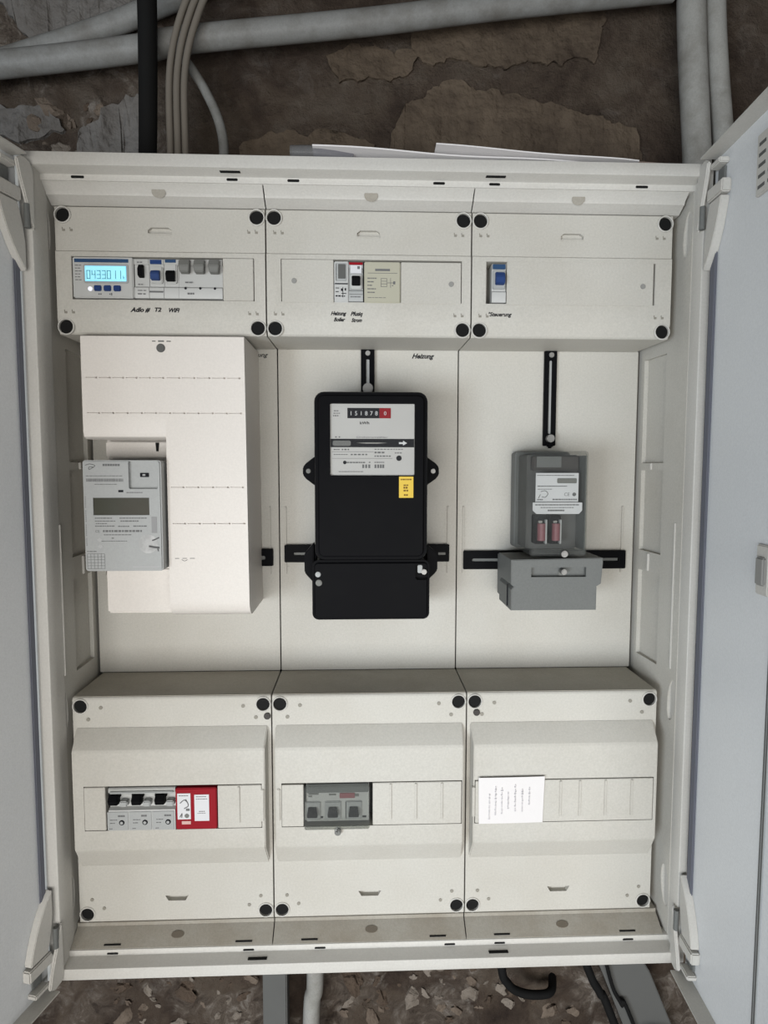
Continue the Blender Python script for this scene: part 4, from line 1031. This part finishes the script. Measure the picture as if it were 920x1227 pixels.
d = thing('paper_note', 'small white paper note with faint handwriting on the bottom right cover', 'note', (180, -22, 138))
bm = bmesh.new()
pc = [(137.2, 199), (221.6, 199.6), (220.2, 138.4), (138.4, 137.8)]
N = 8
g = [[None]*(N+1) for _ in range(N+1)]
for i in range(N+1):
    for j in range(N+1):
        u, v = i/N, j/N
        x = (pc[0][0]*(1-u)+pc[1][0]*u)*(1-v)+(pc[3][0]*(1-u)+pc[2][0]*u)*v
        z = (pc[0][1]*(1-u)+pc[1][1]*u)*(1-v)+(pc[3][1]*(1-u)+pc[2][1]*u)*v
        g[i][j] = bm.verts.new((x, -22.4-1.6*(1-v)**3-0.5*math.sin(u*3.1), z))
for i in range(N):
    for j in range(N): bm.faces.new((g[i][j], g[i+1][j], g[i+1][j+1], g[i][j+1]))
r = bmesh.ops.extrude_face_region(bm, geom=bm.faces[:])
for v in [q for q in r['geom'] if isinstance(q, bmesh.types.BMVert)]: v.co.y += 0.4
bmesh.ops.recalc_face_normals(bm, faces=bm.faces[:])
mb = MB(); mb.bm.free(); mb.bm = bm
part('sheet', mb, PAPER, d)
t = MB()
for k, (x, z0, z1) in enumerate(((151, 146, 178), (159, 148, 188), (167, 152, 186), (175, 158, 180), (184, 154, 190), (193, 158, 184), (202, 162, 186))):
    z = z1
    while z > z0:
        h = random.uniform(1.5, 4.5)
        t.box(x-random.uniform(0.5, 1.6), x+random.uniform(0.4, 1.4), -24.6-1.2*((z-138)/61)**3, -24.3, z-h, z-h+0.5)
        t.box(x-0.3, x+0.2, -24.6-1.2*((z-138)/61)**3, -24.3, z-h, z); z -= h+random.uniform(0.4, 2.4)
ps = part('pencil_writing', t, FAINT, d)

# ------------------------------------------------------------------ papers and sleeve lying on top of the cabinet
def sheet(name, label, x0, x1, y0, y1, z, lift, m, cat, th=0.6):
    bm = bmesh.new(); NX_, NY_ = 14, 8
    vs = [[bm.verts.new((x0+(x1-x0)*i/NX_, y0+(y1-y0)*j/NY_ + (i/NX_)*6, z + lift(i/NX_, j/NY_))) for j in range(NY_+1)] for i in range(NX_+1)]
    for i in range(NX_):
        for j in range(NY_): bm.faces.new((vs[i][j], vs[i+1][j], vs[i+1][j+1], vs[i][j+1]))
    r = bmesh.ops.extrude_face_region(bm, geom=bm.faces[:])
    for v in [q for q in r['geom'] if isinstance(q, bmesh.types.BMVert)]: v.co.z += th
    bmesh.ops.recalc_face_normals(bm, faces=bm.faces[:])
    mb = MB(); mb.bm.free(); mb.bm = bm
    o = part(name, mb, m); return tag(o, label, cat, 'white papers on the cabinet' if cat == 'paper' else None)
sheet('paper_sheet', 'white paper sheet lying flat on top of the cabinet, reaching furthest left', -66, 250, -30, 120, 945.4, lambda u, v: 11*(1-u)*(1-v)+2.5*(1-v)+1.2*math.sin(u*9), PAPER, 'paper', 1.6)
sheet('paper_sheet', 'second white paper sheet curling up on top of the cabinet, further right', 78, 322, -24, 125, 952.6, lambda u, v: 12*(1-u)**0.8*(1-v)+1.0+1.0*math.sin(u*7+1), PAPER, 'paper', 1.4)
sheet('cardboard_piece', 'brown cardboard piece lying at the right of the white papers', 330, 392, 10, 110, 943.6, lambda u, v: 0.5, KRAFT, 'cardboard', 24)
tag(part('plastic_sleeve', MB().tube([(-92, -16, 958), (-60, -18, 957), (-20, -10, 955)], 7.5, n=14), SLEEVE), 'clear lilac plastic sleeve sticking out left of the papers', 'sleeve')

# ------------------------------------------------------------------ pipes and cables on the wall
tag(part('conduit_pipe', MB().tube([(-1000, 124, 1070), (-500, 124, 1132), (-309, 124, 1158), (-245, 124, 1171), (0, 124, 1200), (184, 124, 1226), (426, 126, 1257)], 16.5, n=18), PIPE),
    'long grey conduit pipe running along the wall, lower of the sloping pipes', 'pipe', 'conduit pipes on the wall')
tag(part('conduit_pipe', MB().tube([(-1000, 161, 1000), (-513, 161, 1160), (-400, 161, 1198), (-313, 161, 1232), (-180, 161, 1300), (0, 161, 1460), (60, 161, 1590)], 15, n=18), PIPE),
    'grey conduit pipe climbing steeply at the upper left, crossing behind the long one', 'pipe', 'conduit pipes on the wall')
tag(part('conduit_pipe', MB().tube([(448, 128, 1590), (453, 128, 1252), (470, 128, 1026), (473, 128, 900), (482, 128, 520), (545, 128, 265), (720, 128, 165), (1390, 128, 150)], 19, n=20), PIPEW),
    'thicker of two pale vertical pipes at the upper right', 'pipe', 'conduit pipes on the wall')
tag(part('conduit_pipe', MB().tube([(482, 128, 1590), (487, 128, 1252), (510, 128, 1026), (514, 128, 900), (522, 128, 560), (590, 128, 335), (760, 128, 235), (1390, 128, 215)], 14, n=20), PIPEW),
    'thinner pale vertical pipe at the upper right, beside the door edge', 'pipe', 'conduit pipes on the wall')
tag(part('black_conduit', MB().tube([(-290, 84, 1590), (-287, 86, 1240), (-289, 90, 1120), (-292, 90, 1010), (-292, 76, 946)], 13, n=16, taper=11), BLACKM),
    'black conduit dropping into the top of the cabinet, left of the beige cables', 'conduit')
for k, (dx, dz, lab) in enumerate(((0, 0, 'leftmost'), (10, 5, 'middle'), (20, 9, 'rightmost'))):
    tag(part('cable', MB().tube([(-150+dx, 92, 1420+dz), (-205+dx, 92, 1262), (-243+dx*1.1, 94, 1190), (-262+dx, 95, 1116), (-264+dx, 95, 1016), (-262+dx, 90, 946)], 4.5, n=12), CABLE),
        lab+' of three beige cables curving down into the cabinet top', 'cable', 'three beige cables')
tag(part('cable_tie', MB().tube([(-305, 92, 1214), (-288, 84, 1209), (-270, 86, 1203), (-255, 84, 1202)], 1.6, n=8), PIPE), 'thin grey tie around the black conduit and cables', 'tie')
tag(part('thin_hose', MB().tube([(-252, 124, 1147), (-238, 122, 1128), (-221, 118, 1100), (-204, 114, 1062), (-196, 108, 1020), (-194, 80, 946)], 6.5, n=12), PIPE), 'thin grey hose curving from the long pipe down to the cabinet', 'hose')
# below the cabinet
tag(part('cable_duct', MB().box(-163, -126, 128, 160, -900, -46, 2), DUCT), 'dark grey flat cable duct going down below the cabinet', 'duct')
tag(part('conduit_pipe', MB().tube([(-82, 132, -46), (-83, 132, -206), (-90, 132, -300), (-96, 132, -900)], 13, n=18), PIPEW), 'pale vertical pipe leaving the cabinet bottom, beside the dark duct', 'pipe', 'conduit pipes on the wall')
tag(part('black_hose', MB().tube([(204, 120, -44), (206, 126, -180), (218, 130, -216), (238, 134, -234), (266, 138, -243), (292, 148, -246), (306, 186, -246)], 6.5, n=14), BLACKM), 'black hose looping out from under the cabinet', 'hose')
tag(part('black_rod', MB().tube([(290, 128, -46), (346, 132, -200), (366, 134, -240), (398, 136, -312), (620, 140, -900)], 6.5, n=12), BLACKM), 'black rod slanting down below the cabinet, left of the slanted grey duct', 'rod')
tag(part('thin_black_cable', MB().tube([(338, 122, -46), (380, 132, -212), (400, 132, -258), (428, 132, -312), (650, 134, -900)], 3.0, n=10), BLACKM), 'thin black cable running along the slanted grey duct', 'cable')
tag(part('cable_duct', MB().prism([(300, -46), (345, -46), (448, -212), (490, -312), (720, -880), (640, -880), (412, -312), (372, -212)], 'y', 140, 158, 1.5), DUCT), 'wide grey cable duct slanting to the lower right', 'duct')
tag(part('red_cable', MB().tube([(432, 108, -303), (446, 108, -300), (460, 108, -306), (468, 108, -330)], 5.0, n=12), RED), 'red cable end at the lower edge, over the slanted grey duct', 'cable')
